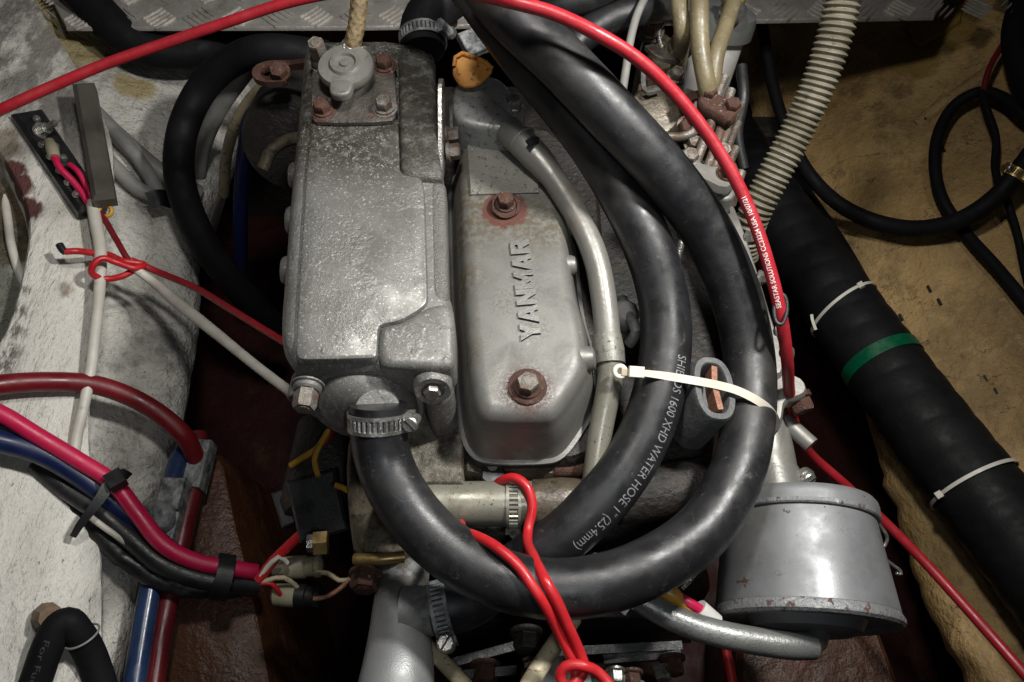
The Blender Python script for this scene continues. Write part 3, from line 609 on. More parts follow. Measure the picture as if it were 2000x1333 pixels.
for ch in 'YANMAR':
    for loop in LET[ch]:
        sp_ = crv.splines.new('POLY'); sp_.points.add(len(loop) - 1); sp_.use_cyclic_u = True
        for k, (x, y) in enumerate(loop): sp_.points[k].co = (pen + x, y, 0, 1)
    pen += max(x for x, y in LET[ch][0]) + .06
tmp = bpy.data.objects.new('t', crv); COL.objects.link(tmp); dg = bpy.context.evaluated_depsgraph_get(); me = tmp.evaluated_get(dg).to_mesh()
V = [v.co.copy() for v in me.vertices]; Fc = [tuple(p.vertices) for p in me.polygons]
tmp.evaluated_get(dg).to_mesh_clear(); bpy.data.objects.remove(tmp); bpy.data.curves.remove(crv)
LV = [p0 + ex * (v.x / pen * Lx) + ey * (v.y * .0135) + Z * (v.z * .0042) for v in V]
top_ = [f for f in Fc if all(V[i].z > .49 for i in f)]; wall_ = [f for f in Fc if not all(V[i].z > .49 for i in f)]
obj('lettering', [((LV, top_), m['letter']), ((LV, wall_), m['grime'])], RC, flat=True)
# --- breather on the rocker cover
BR = obj('breather', [(loft([PZ(u, v, .024) for u, v in ((882, 178), (893, 156), (920, 143), (950, 142), (985, 156), (1000, 182), (1003, 225), (1000, 250), (975, 252), (930, 246), (885, 232))], Z, rnd(.03, .0, .005, 4, .002), smooth=2), m['breather']),
    (loft([PZ(u, v, .003) for u, v in ((876, 180), (1010, 180), (1012, 280), (880, 282))], Z, [(0, -.01), (0, -.002), (.002, 0)], smooth=1), m['breather']),
    (loft([PZ(u, v, .018) for u, v in ((985, 196), (1010, 190), (1026, 205), (1024, 232), (1000, 245), (985, 235))], Z, rnd(.03, 0, .003), smooth=2), m['breather'])], ENG)
bolt('bolt', BR, PZ(1003, 208, .019), (0, -.05, 1), .0058, .007, mat=m['steel'])
obj('outlet', [(tube([PZ(955, 218, .014), PZ(1000, 262, .016)], [.011, .0105], seg=20), m['breather'])], BR)
hp = PZ(922, 136, .038); hn = Vector((-.15, -.55, .82)).normalized()
obj('dipstick_handle', [(loft([PP(u, v, hp, hn) for u, v in ((884, 150), (883, 136), (887, 128), (888, 114), (895, 105), (904, 103), (955, 124), (962, 132), (957, 146), (930, 170), (900, 172))], hn, [(.0008, -.004), (0, -.003), (0, -.001), (.0008, 0)], smooth=1, bottom=True), m['orange']),
    (tube([PP(u, v, hp + hn * .001, hn) for u, v in ((887, 130), (889, 114), (896, 105), (906, 105), (955, 126), (961, 134))], .0018, seg=10), m['orange'])], ENG)
# --- alternator at the left rear
alt = obj('alternator', [(lathe(PZ(590, 250, -.09), (0, -1, .25), [(.03, -.05), (.048, -.045), (.05, -.02), (.05, .03), (.047, .04), (.03, .046), (.012, .046)], seg=32), m['block'])], ENG)
obj('bracket', [(strap([PZ(640, 118, .02), PZ(570, 128, .0), PZ(525, 130, -.005), PZ(505, 138, -.005), PZ(503, 152, -.005), PZ(520, 160, -.005), PZ(560, 158, -.003)], .007, .006, up=Z), m['rustbolt'])], ENG)
bolt('bolt', ENG, PZ(548, 142, .0), (0, -.6, 1), .0075, .008, mat=m['rustbolt'])
bolt('bolt', ENG, PZ(628, 118, .04), (0, -.2, 1), .007, .016, mat=m['paintbolt'])
obj('fan_guard', [(tube([PZ(515, 330, -.06), PZ(530, 295, -.05), PZ(560, 275, -.045), PZ(600, 268, -.04)], .0055), m['brownc'])], ENG)
# --- front coolant pipe and its dark sleeve
p = [PZ(775, 985, -.066), PZ(820, 985, -.066), PZ(1010, 984, -.066), PZ(1042, 984, -.066)]
CP = obj('coolant_pipe', [(tube(p, .0155, seg=32), m['pipe2'])], ENG)
clamp_band('hose_clamp', CP, PZ(1003, 984, -.066), (1, 0, 0), .0162, .010, (0, -1, -.8), smat=m['pipe2'], screw=.8)
obj('sleeve', [(tube([PZ(1040, 984, -.066), PZ(1046, 984, -.066), PZ(1052, 984, -.066), PZ(1200, 978, -.07)], [.0165, .0175, .0158, .0158], seg=30, n=40), m['brownc'])], CP)
obj('water_pump', [(tube([PZ(1200, 980, -.085), PZ(1300, 960, -.09), PZ(1400, 940, -.10)], [.017, .02, .019], seg=28), m['block'])], ENG)
# --- intake pipe, bracket and side plate on the right
IP = obj('intake_pipe', [(tube([PD(1484, 770, .60), PD(1496, 850, .583), PD(1508, 925, .570), PD(1515, 960, .562)], [.0185, .0185, .0190, .0195], seg=30), m['pipe']),
                         (tube([PD(1507, 925, .570), PD(1516, 968, .560)], [.0208, .0208], seg=30), m['pipe'])], ENG)
cb = PD(1575, 935, .556)
obj('clamp_screw', [(lathe(cb, (.35, -.75, .6), [(.0075, -.004), (.0075, 0), (.006, 0), (.006, .003), (.005, .0042)], seg=20), m['steel']), (box(cb + Vector((.35, -.75, .6)).normalized() * .0042, .011, .0014, .0008, ax=(.9, .5, .1), up=(.35, -.75, .6)), m['dark'])], IP)
BRK = obj('bracket', [(loft([PZ(u, v, -.065) for u, v in ((1480, 735), (1548, 728), (1572, 740), (1580, 765), (1560, 778), (1535, 780), (1528, 830), (1505, 850), (1470, 840))], Z, [(0, -.016), (-.001, -.012), (0, -.009), (-.001, -.006), (0, -.003), (.002, 0)], smooth=1), m['pipe'])], ENG)
bolt('bolt', BRK, PZ(1555, 772, -.078), (.25, -.85, -.1), .0088, .010, wr=.0105, mat=m['rustbolt'])
obj('rod', [(tube([PZ(1530, 820, -.10), PZ(1585, 870, -.098)], .0065, seg=18), m['pipe'])], ENG)
SP = obj('side_plate', [(loft([PZ(u, v, -.05) for u, v in ((1395, 360), (1420, 372), (1440, 410), (1462, 470), (1486, 545), (1508, 620), (1530, 680), (1534, 728), (1505, 740), (1470, 600), (1400, 420))], Z, [(0, -.05), (0, -.006), (-.001, -.005), (0, -.004), (.002, 0)], smooth=1), m['pipe'])], ENG)
for u, v in ((1459, 465), (1484, 543), (1518, 648), (1529, 690)): bolt('bolt', SP, PZ(u, v, -.052), (.8, -.3, .5), .0052, .006, mat=m['steel'])
# --- injection pump, fuel filter and injector lines
IPU = obj('injection_pump', [(loft([PZ(u, v, -.03) for u, v in ((1245, 75), (1290, 50), (1335, 85), (1345, 130), (1330, 220), (1340, 290), (1260, 290), (1255, 180))], Z, rnd(.08, 0, .008), smooth=1), m['brownc']),
    (lathe(PZ(1285, 225, -.03), (0, -.4, 1), [(.028, -.02), (.028, .0), (.025, .006), (.012, .009)], seg=26), m['brownc'])], ENG)
for u, v, mt in ((1270, 62, 'rustbolt'), (1326, 96, 'rustbolt')): bolt('bolt', IPU, PZ(u, v, -.02), (-.1, -.3, 1), .0088, .013, wr=.013, mat=m[mt], wmat=m['brownc'])
obj('pump_flange', [(torus(PZ(1312, 78, -.025), (.5, -.4, .8), .016, .002, rs=8), m['steel'])], IPU)
obj('bracket', [(strap([PZ(1256, 130, -.01), PZ(1262, 180, -.01), PZ(1290, 175, -.01)], .004, .003, up=Z), m['steel'])], IPU)
for k, (u, v, z) in enumerate(((1362, 262, -.035), (1376, 300, -.04), (1390, 338, -.045))):
    obj('delivery_valve', [(lathe(PZ(u, v, z), (.1, -.3, 1), [(.011, -.03), (.011, .0)], seg=6), m['line']), (lathe(PZ(u, v, z), (.1, -.3, 1), [(.0065, 0), (.0065, .012), (.005, .018)], seg=12), m['line'])], IPU)
obj('governor_case', [(loft([PZ(u, v, -.055) for u, v in ((1300, 250), (1345, 230), (1400, 262), (1430, 330), (1425, 400), (1390, 430), (1340, 360))], Z, rnd(.06, 0, .006), smooth=1), m['brownc'])], IPU)
obj('lever', [(strap([PZ(1268, 92, .0), PZ(1290, 110, .004), PZ(1330, 118, .0)], .009, .004, up=Z), m['line'])], IPU)
obj('banjo_union', [(lathe(PZ(1340, 252, -.02), (.2, -.3, 1), [(.010, -.006), (.010, .004)], seg=18), m['line']), (hexnut(PZ(1340, 252, -.016), (.2, -.3, 1), .008, .007), m['rustbolt'])], IPU)
for pts in ([(1440, 240, -.01), (1428, 268, -.012), (1416, 300, -.014)], [(1446, 205, .0), (1436, 225, -.002), (1420, 250, -.006), (1400, 300, -.012)], [(1448, 335, -.02), (1440, 360, -.025), (1428, 400, -.04)], [(1350, 225, -.005), (1362, 240, -.006), (1385, 232, -.004), (1402, 212, .0)]):
    obj('injector_line', [(tube([PZ(*q) for q in pts], .0040, seg=12), m['line'])], ENG)
for u, v, z in ((1340, 195, -.01), (1352, 285, -.015), (1408, 300, -.005), (1318, 150, -.005)): bolt('bolt', IPU, PZ(u, v, z), (.1, -.3, 1), .0062, .007, mat=m['line'])
obj('bracket', [(strap([PZ(1330, 205, -.005), PZ(1352, 190, .0), PZ(1372, 186, .004)], .010, .003, up=Z), m['rustbolt'])], IPU)
obj('feed_pipe', [(tube([PZ(1255, 170, -.03), PZ(1248, 220, -.035), PZ(1262, 262, -.03), PZ(1300, 285, -.03)], .0042), m['line'])], IPU)
obj('feed_pipe', [(tube([PZ(1448, 130, -.02), PZ(1452, 190, -.03), PZ(1440, 260, -.05), (PZ(1452, 330, -.07))], .005), m['dark'])], IPU)
FF = obj('fuel_filter', [(lathe(PZ(1405, 55, -.04), (-.12, -.30, -1), [(.02, -.02), (.031, -.016), (.033, -.008), (.033, .004), (.031, .005)], seg=36), m['bowl'])], ENG)
obj('filter_body', [(lathe(PZ(1405, 55, -.04), (-.12, -.30, -1), [(.027, .004), (.026, .085), (.022, .09)], seg=36), m['label'])], FF)
obj('filter_union', [(tube([PZ(1425, 12, -.0), PZ(1438, 30, -.01)], .011, seg=16), m['steel']), (hexnut(PZ(1430, 5, .0), (0, -.4, 1), .011, .008), m['brass'])], FF)
FUEL = 'beige fuel hoses at the filter'
def c3(name, u, v, z, w_, ang_, mt, parent):
    pass
ca = cast('line_clamp', [(1365, 178), (1395, 178), (1430, 196), (1442, 205), (1442, 225), (1425, 236), (1405, 225), (1365, 205)], .012, [(.001, -.010), (0, -.008), (0, -.002), (.0015, 0)], m['rustbolt'], ENG)
for u, v in ((1384, 184), (1430, 209)): bolt('bolt', ca, PZ(u, v, .012), (0, -.2, 1), .0062, .005, mat=m['rustbolt'])
cb_ = cast('line_clamp', [(1335, 312), (1352, 305), (1380, 322), (1420, 325), (1440, 335), (1438, 358), (1415, 372), (1375, 352), (1350, 340), (1335, 325)], .0, [(.001, -.012), (0, -.01), (.0, -.007), (-.0005, -.006), (0, -.004), (.0015, 0)], m['pipe'], ENG)
for u, v, mt in ((1345, 312, 'paintbolt'), (1421, 340, 'rustbolt')): bolt('bolt', cb_, PZ(u, v, .0), (0, -.2, 1), .0066, .006, wr=.009, mat=m[mt])
cast('clamp_foot', [(1390, 362), (1440, 360), (1436, 385), (1415, 392), (1392, 380)], -.012, rnd(.03, 0, .003), m['pipe'], ENG)
for pts in ([(1415, 150, .012), (1400, 190, .006), (1388, 245, -.0), (1366, 300, -.006), (1350, 345, -.02)],
            [(1428, 176, .008), (1415, 215, .002), (1404, 265, -.004), (1385, 320, -.010), (1372, 350, -.02)],
            [(1300, 268, -.01), (1330, 268, -.008), (1352, 260, -.004), (1370, 235, -.002), (1380, 205, .0)],
            [(1420, 255, -.004), (1408, 290, -.008), (1395, 330, -.012), (1385, 370, -.03)],
            [(1436, 290, -.012), (1424, 318, -.014), (1410, 345, -.02)]):
    obj('injector_line', [(tube([PZ(*q) for q in pts], .0040, seg=12), m['line'])], ENG)
# --- air cleaner canister
A0 = PD(1556, 1004, .552); A1 = PD(1574, 1210, .518); ax = (A1 - A0); HL_ = ax.length; ax.normalize()
AC = obj('air_cleaner', [(lathe(A0, ax, [(.0525, -.004), (.0533, .004), (.0577, HL_ * .55), (.0612, HL_ * .93)], seg=64, cap0=False, cap1=False), m['can']),
                         (lathe(A0, ax, [(.0610, HL_ * .93), (.0632, HL_ * .985), (.0630, HL_ * 1.02), (.0610, HL_ * 1.045), (.056, HL_ * 1.05)], seg=64, cap0=False, cap1=False), m['canrust']),
                         (lathe(A0, ax, [(.056, HL_ * 1.05), (.052, HL_ * 1.0), (.040, HL_ * 1.0), (.036, HL_ * 1.10), (.030, HL_ * 1.13), (.0, HL_ * 1.13)], seg=64, cap0=False), m['can'])], ENG)
obj('lid', [(lathe(A0, ax, [(.020, -.010), (.048, -.009), (.0540, -.0078), (.0560, -.005), (.0566, -.002), (.0566, .003)], seg=64, cap1=False), m['can']), (lathe(A0, ax, [(.0566, .003), (.0566, .0055), (.0558, .0065), (.051, .0065)], seg=64, cap0=False, cap1=False), m['canrust'])], AC)
for pts in ([(1706, 1010), (1725, 1035), (1733, 1050), (1728, 1066), (1718, 1072)], [(1728, 1092), (1745, 1105), (1758, 1115), (1760, 1122), (1750, 1120)]):
    obj('wire_clip', [(tube([PD(u, v, .53) for u, v in pts], .0012, seg=8, step=.002), m['steel'])], AC)
obj('wire_clip', [(tube([PD(u, v, .465) for u, v in ((1362, 1096), (1370, 1088), (1376, 1096), (1372, 1106), (1358, 1122), (1345, 1138), (1332, 1150))], .0012, seg=8, step=.002), m['steel']), (tube([PD(u, v, .465) for u, v in ((1361, 1098), (1360, 1104), (1368, 1106))], .0011, seg=8, step=.002), m['steel'])], AC)
obj('drain_spout', [(tube([PZ(1588, 1200, -.112), PZ(1596, 1228, -.104), PZ(1592, 1252, -.095), PZ(1572, 1262, -.090)], .0078, seg=18), m['canhose'])], AC)
# --- mixing elbow at the bottom left
EL = obj('exhaust_elbow', [(tube([PZ(794, 1095, -.118), PZ(784, 1160, -.112), PZ(781, 1240, -.105), PZ(776, 1320, -.098), PZ(762, 1430, -.095)], [.0178, .0188, .0215, .0248, .027], seg=40), m['elbow']),
                          (tube([PZ(790, 1195, -.098), PZ(850, 1192, -.095)], [.017, .0165], seg=28), m['elbow'])], ENG)
# --- pulley, belt and small parts at the bottom
pc = Vector((.035, -.10, -.26))
PU = obj('crank_pulley', [(lathe(pc, (0, -1, .12), [(.05, -.02), (.135, -.02), (.14, -.016), (.14, -.010), (.128, -.004), (.128, .004), (.14, .010), (.14, .016), (.134, .019), (.06, .019), (.05, .028), (.0, .028)], seg=72), m['pul'])], ENG)
obj('drive_belt', [(lathe(pc, (0, -1, .12), [(.129, -.007), (.1375, -.006), (.1375, .006), (.129, .007)], seg=72, cap0=False, cap1=False), m['belt'])], PU)
obj('front_plate', [(loft([PY(u, v, -.135) for u, v in ((850, 1240), (900, 1215), (1100, 1205), (1300, 1205), (1350, 1230), (1350, 1262), (1150, 1240), (1000, 1245), (860, 1290))], YN, [(0, -.01), (0, 0), (.001, .001)], smooth=1), m['pul'])], ENG)
for u, v, z, mt, r_ in ((1028, 1232, -.11, 'block', .0095), (1043, 1290, -.13, 'steel', .007), (948, 1296, -.14, 'rustbolt', .009), (1312, 1284, -.14, 'rustbolt', .008), (1293, 1303, -.14, 'steel', .006), (1232, 1312, -.12, 'rustbolt', .007), (1200, 1308, -.11, 'steel', .006)):
    bolt('bolt', ENG, PZ(u, v, z), (0, -1, .25), r_, r_ * 1.2, mat=m[mt])
obj('water_pump_body', [(loft([PZ(u, v, -.115) for u, v in ((1020, 1305), (1120, 1292), (1190, 1296), (1215, 1312), (1260, 1330), (1265, 1420), (1000, 1420))], Z, rnd(.05, 0, .003), smooth=0), m['head']), (lathe(PZ(1105, 1335, -.114), (0, 0, 1), [(.017, 0), (.017, .004), (.015, .005)], seg=28), m['label'])], ENG)
for a, b in (((870, 1300, -.15), (1010, 1262, -.15)), ((1080, 1275, -.16), (1330, 1262, -.16)), ((900, 1320, -.14), (1010, 1310, -.14)), ((1180, 1290, -.17), (1330, 1278, -.16))):
    obj('rib', [(strap([PZ(*a), PZ(*b)], .010, .006, up=YN), m['pul'])], ENG)
# starter side clutter
obj('starter_motor', [(lathe(PZ(640, 930, -.17), (0, -1, .2), [(.02, -.05), (.034, -.045), (.034, .03), (.028, .04), (.01, .042)], seg=28), m['block'])], ENG)
RB = obj('relay_box', [(box(PZ(628, 985, -.15), .040, .05, .03, ax=(1, .25, .1), up=(.1, -.4, 1)), m['dark']), (box(PZ(568, 990, -.165), .02, .03, .022, ax=(1, .4, 0), up=(-.2, -.4, 1)), m['dark'])], ENG)
obj('terminal_stud', [(lathe(PZ(640, 1060, -.12), (-1, -.1, .1), [(.0095, 0), (.0095, .010)], seg=6), m['brass']), (lathe(PZ(622, 1060, -.12), (-1, -.1, .1), [(.007, 0), (.007, .008)], seg=8), m['steel'])], ENG)
# bits in the gaps between the pipe and the hoses
obj('fuel_return_line', [(tube([PZ(1215, 585, -.06), PZ(1228, 618, -.055), PZ(1243, 650, -.05), PZ(1230, 672, -.06)], .0045), m['boot'])], ENG)
obj('injector_nut', [(lathe(PZ(1210, 625, -.07), (.2, -.2, 1), [(.012, 0), (.012, .015), (.008, .02)], seg=8), m['greyp'])], ENG)
obj('gap_pipe', [(tube([PZ(1332, 470, -.06), PZ(1322, 510, -.07), PZ(1318, 540, -.08)], .003), m['steel'])], ENG).name = 'small_pipe'

# ================================================================== HOSES
A = [PZ(*q) for q in ((739, 790, .010), (740, 840, .0), (747, 890, -.010), (773, 955, -.018), (832, 1035, -.026), (922, 1105, -.030), (1035, 1146, -.030), (1150, 1146, -.030), (1270, 1107, -.032), (1378, 1030, -.036), (1440, 920, -.038), (1464, 800, -.038), (1462, 690, -.032), (1436, 575, -.010), (1382, 455, .018), (1300, 340, .050), (1195, 225, .080), (1095, 120, .100), (1000, 30, .112), (940, -40, .115))]
HA = thing('water_hose', 'black rubber water hose looping from the exchanger end cover, outer of two', 'hose', A[5], group='large black rubber hoses')
obj('hose', [(tube(A, .0181, seg=40, step=.004), m['rubber'])], HA)
hd = (A[1] - A[0]).normalized()
clamp_band('hose_clamp', HA, PZ(738, 822, .0035), hd, .0181, .0115, (1, .0, .12), smat=m['steel'])
B_ = [PZ(*q) for q in ((895, -60, .088), (948, 10, .082), (1024, 112, .068), (1098, 203, .053), (1163, 290, .038), (1220, 385, .023), (1266, 480, .008), (1293, 570, -.008), (1301, 660, -.020), (1288, 760, -.030), (1254, 860, -.040), (1198, 950, -.049), (1120, 1030, -.060), (1045, 1088, -.073), (965, 1140, -.088), (905, 1178, -.096), (850, 1192, -.097))]
HB = thing('water_hose', 'printed black rubber water hose, inner of two, passing under the outer one', 'hose', B_[9], group='large black rubber hoses')
obj('hose', [(tube(B_, .0181, seg=40, step=.004), m['rubber'])], HB)
s0 = arclen_at(B_, 1298, 700); s1 = arclen_at(B_, 1110, 1040)
obj('print', [(text_on_tube(B_, .0181, 'SHIELDS 1600 XHD WATER HOSE 1" (25.4mm)', s0, s1, .0072, R(-28), -1), m['ink'])], HB, flat=True)
clamp_band('hose_clamp', HB, PZ(862, 1190, -.097), (B_[-1] - B_[-2]), .0184, .012, (0, -1, .0), smat=m['clip'], screw=1.2)
# silver breather hose
bh = [PZ(*q) for q in ((992, 254, .017), (1020, 280, .016), (1060, 322, .012), (1100, 378, .008), (1137, 440, .004), (1165, 510, -.002), (1180, 590, -.010), (1187, 660, -.018), (1190, 705, -.022))]
BH = thing('breather_hose', 'silver painted breather hose curving down beside the rocker cover', 'hose', bh[4])
obj('hose', [(tube(bh, lambda t, L, a: .0115 if t < .16 else (.0115 - (t - .16) / .1 * .0020 if t < .26 else .0092), seg=28, step=.003), m['pipe'])], BH)
obj('collar', [(tube([PZ(1185, 655, -.018), PZ(1190, 700, -.022), PZ(1191, 712, -.023)], [.0102, .0112, .0108], seg=28), m['plated'])], BH)
obj('band', [(torus(PZ(1020, 276, .0165), bh[1] - bh[0], .0113, .0012), m['breather'])], BH)
obj('tape_scrap', [(strap([PZ(1030, 282, .030), PZ(1042, 275, .029), PZ(1052, 276, .026)], .006, .0008), m['dark'])], BH)
obj('lower_pipe', [(tube([PZ(1192, 700, -.022), PZ(1191, 745, -.028), PZ(1180, 805, -.038), (PZ(1167, 880, -.048)), PZ(1158, 950, -.058)], [.0092, .0088, .0084, .0080, .0078], seg=26), m['pipe2'])], BH)
# tank rear hose
th = [PZ(*q) for q in ((826, 102, .012), (823, 72, .016), (828, 45, .022), (850, 15, .03), (900, -20, .03))]
TH = thing('rear_hose', 'short black elbow hose clamped to the rear of the tank', 'hose', th[0])
obj('hose', [(tube(th, .019, seg=28), m['rubber2'])], TH)
clamp_band('hose_clamp', TH, PZ(826, 78, .0155), th[1] - th[0], .0192, .011, (1, -.2, .5), smat=m['clip'])
obj('elbow_fitting', [(tube([PZ(860, 40, .0), PZ(880, 30, .0)], .011), m['brass']), (box(PZ(925, 84, .0), .022, .022, .01, ax=(1, .6, 0), up=(.2, -.4, 1)), m['clip'])], ENG)
# braided overflow hose
bp = [PZ(*q) for q in ((712, -60, .09), (702, 0, .075), (698, 40, .066), (690, 80, .056), (686, 100, .049))]
def braid(t, L, a): return .0062 + .0005 * max(math.sin(a * 6 + L * 900), math.sin(a * 6 - L * 900))
BO = thing('overflow_hose', 'tan braided overflow hose rising from the pressure cap', 'hose', bp[-1])
obj('hose', [(tube(bp, braid, seg=36, step=.0008), m['braid'])], BO)
obj('wire_clip', [(torus(PZ(688, 92, .052), bp[-1] - bp[-2], .0068, .0009), m['steel']), (tube([PZ(702, 96, .053), PZ(712, 93, .054), PZ(716, 96, .054)], .0012), m['steel'])], BO)
# canister drain hose
ch = [PZ(*q) for q in ((1150, 1100, -.095), (1215, 1145, -.092), (1268, 1182, -.090), (1330, 1214, -.088), (1400, 1237, -.086), (1480, 1253, -.086), (1545, 1262, -.088), (1586, 1262, -.092))]
cable('drain_hose', 'cracked silver painted hose running to the air cleaner bottom', 'hose', ch, .0088, m['canhose'], seg=28, step=.003)
# left rear black hoses
cable('black_hose', 'thick black hose curving down beside the alternator', 'hose', [PZ(*q) for q in ((640, 110, -.10), (520, 98, -.08), (450, 122, -.10), (392, 178, -.13), (357, 255, -.15), (350, 340, -.17), (372, 420, -.20), (415, 500, -.24), (480, 580, -.30), (540, 640, -.36))], .0160, m['rubber2'], group='large black rubber hoses' if 0 else None, seg=26)
cable('black_hose', 'black hose crossing the hull under the tread plate at upper left', 'hose', [HL(120, -60, .05), HL(190, 20, .05), HL(240, 68, .05), HL(300, 98, .05), HL(380, 98, .06), HL(460, 70, .07), HL(560, 60, .05)], .0215, m['rubber2'], seg=26)
cable('hose', 'grey hose behind the thick black hose, next to the alternator', 'hose', [PZ(*q) for q in ((510, 100, -.10), (470, 150, -.14), (425, 215, -.18), (393, 290, -.22), (385, 340, -.25))], .0105, m['greyp'])
cable('hose', 'thin olive hose dropping from the alternator bracket', 'hose', [PZ(*q) for q in ((520, 165, -.06), (490, 195, -.09), (460, 245, -.13), (442, 310, -.20), (438, 380, -.28))], .0062, m['cream'])
cable('cable', 'navy cable behind the alternator lead', 'cable', [PZ(*q) for q in ((520, 180, -.08), (492, 225, -.11), (478, 300, -.16), (470, 400, -.24), (470, 520, -.34))], .0085, m['blue'])
for pts, r_, lab in (([HL(70, 90, .01), HL(150, 185, .012), HL(240, 275, .012), HL(325, 345, .01), HL(390, 380, .0)], .0105, 'upper grey conduit crossing the left hull side'),
                     ([HL(150, 200, .012), HL(215, 250, .016), HL(270, 310, .016), HL(318, 385, .014), HL(370, 430, .0)], .0080, 'middle grey conduit crossing the left hull side'),
                     ([HL(170, 270, .012), HL(225, 328, .012), HL(275, 372, .012), HL(330, 390, .014), HL(380, 400, .0)], .0085, 'lower grey conduit crossing the left hull side')):
    cable('conduit', lab, 'conduit', pts, r_, m['greyp'], group='grey conduits on the hull')
obj('conduit_strap', [(strap([HL(290, 392, .028), HL(312, 386, .032), HL(335, 392, .022)], .018, .004), m['dark'])], None, 'black strap holding the grey conduits to the hull', 'strap')
# corrugated hose and exhaust hose on the right
cp_ = [PZ(*q) for q in ((1662, -70, .08), (1647, 0, .06), (1630, 70, .04), (1600, 160, .012), (1560, 250, -.018), (1510, 345, -.05), (1470, 425, -.08), (1450, 500, -.12))]
cable('corrugated_hose', 'beige corrugated hose rising from behind the engine', 'hose', cp_, lambda t, L, a: .0118 + .0028 * (.5 + .5 * math.cos(2 * math.pi * L / .0050)) ** .8, m['corr'], seg=28, step=.00062)
ep = [HR(*q) for q in ((1380, 200, .09), (1470, 350, .085), (1560, 480, .075), (1650, 610, .065), (1740, 735, .06), (1860, 895, .055), (1990, 1060, .05), (2120, 1230, .05), (2250, 1400, .05))]
EH = thing('exhaust_hose', 'thick black ribbed exhaust hose lying along the right hull side', 'hose', ep[4])
obj('hose', [(tube(ep, lambda t, L, a: .0405 * (1 + .022 * abs(math.sin(math.pi * L / .030 + a * .5)) ** .6 * 1.6 - .018), seg=44, step=.0025), m['exh'])], EH)
def around(c, ax, r_, wd, th_, mat, name, parent, a0=0, a1=2 * math.pi):
    ax = Vector(ax).normalized()
    return obj(name, [(lathe(c, ax, [(r_, -wd / 2), (r_ + th_, -wd / 2), (r_ + th_, wd / 2), (r_, wd / 2)], seg=56, cap0=False, cap1=False), mat)], parent)
eps = spline(ep, step=.004); Te = tangents(eps)
def near(u, v):
    b = None
    for q, t in zip(eps, Te):
        d = q - CAM; dep = d.dot(ray(1000, 666.5)); e = (1000 + d.x / dep * F - u) ** 2 + (666.5 - (d.y * _c + d.z * _s) / dep * F - v) ** 2
        if b is None or e < b[0]: b = (e, q, t)
    return b[1], b[2]
q, t = near(1722, 708); around(q, t, .0414, .0135, .001, m['green'], 'green_tape', EH)
for (u, v), lab in (((1632, 620), 'thin white cable tie round the exhaust hose above the green tape'), ((1905, 948), 'dim white cable tie round the exhaust hose below the green tape')):
    q, t = near(u, v)
    zt = around(q, (t + Vector((.22, 0, 0)) if u < 1700 else t), .0420, .0034, .0012, m['white'], 'cable_tie', None); zt['label'] = lab; zt['category'] = 'cable tie'; zt['group'] = 'cable ties on the exhaust hose'
    nn = tocam(q); nn = (nn - t * nn.dot(t)).normalized(); sx = t.cross(nn)
    obj('tie_head', [(box(q + (nn * .75 - sx * (-.66 if u > 1700 else .66)).normalized() * .0436, .0065, .006, .005, ax=t, up=nn), m['white'])] + ([(strap([q + (nn * .75 + sx * .66).normalized() * .0445, q + (nn * .75 + sx * .72).normalized() * .046 + t * .006, q + (nn * .7 + sx * .85).normalized() * .045 + t * .016], .003, .0011), m['white'])] if u < 1700 else []), zt)
# black cables on the right
BL = 'black cables on the right hull side'
BHs = thing('drain_hose', 'black hose sweeping across the right hull to a brass clamp', 'hose', HR(1780, 445, .03))
obj('hose', [(tube([HR(1478, -20, .16), HR(1492, 70, .15), HR(1508, 160, .13), HR(1535, 250, .11), HR(1580, 340, .08), HR(1640, 400, .05), HR(1720, 437, .03), HR(1800, 447, .03), HR(1880, 428, .04), HR(1945, 385, .05), HR(1992, 330, .06), HR(2030, 280, .06)], lambda t, L, a: .0072 + .0028 * min(1, max(0, (t - .35) * 3)), seg=20), m['rubber2'])], BHs)
clamp_band('hose_clamp', BHs, HR(1984, 340, .0595), HR(1992, 330, .06) - HR(1945, 385, .05), .0108, .010, (-.6, .3, .5), smat=m['brass'], screw=.7)
cable('black_cable', 'black cable looped high on the right hull side', 'cable', [HR(2060, 260, .03), HR(2000, 225, .03), HR(1960, 192, .03), HR(1915, 180, .03), HR(1868, 203, .03), HR(1835, 255, .028), HR(1826, 325, .026), HR(1842, 392, .02), HR(1885, 455, .012), HR(1945, 522, .012), HR(2010, 600, .012), HR(2060, 660, .012)], .0068, m['rubber2'])
cable('thin_cable', 'thin black cable hanging through the cable loop', 'cable', [HR(1917, 178, .036), HR(1928, 215, .034), HR(1945, 268, .03), HR(1944, 335, .03), HR(1964, 385, .03), HR(1985, 450, .012), HR(2000, 520, .01), HR(2020, 600, .01)], .0042, m['rubber2'])
cable('thin_cable', 'thin red wire rising from the cable loop at upper right', 'wire', [HR(1990, 40, .04), HR(1960, 85, .04), HR(1932, 135, .04), HR(1920, 180, .036)], .0034, m['maroon'])
cable('black_hose', 'black hose end in the upper right corner', 'hose', [HR(2030, -60, .05), HR(1995, 20, .05), HR(1985, 80, .05), HR(2010, 160, .05), HR(2080, 260, .05)], .016, m['rubber2'])
cable('black_cable', 'straight black cable alongside the exhaust hose', 'cable', [HR(1520, 290, .02), HR(1570, 375, .02), HR(1640, 480, .018), HR(1710, 600, .018), HR(1790, 715, .018), HR(1900, 860, .018), HR(2030, 1020, .018)], .0098, m['rubber2'])
cable('black_hose', 'black hose rising behind the pump at top right of the engine', 'hose', [PZ(*q) for q in ((1095, 130, .0), (1130, 80, .01), (1180, 45, .015), (1240, 22, .02), (1320, 10, .0))], .0135, m['rubber'], seg=24)
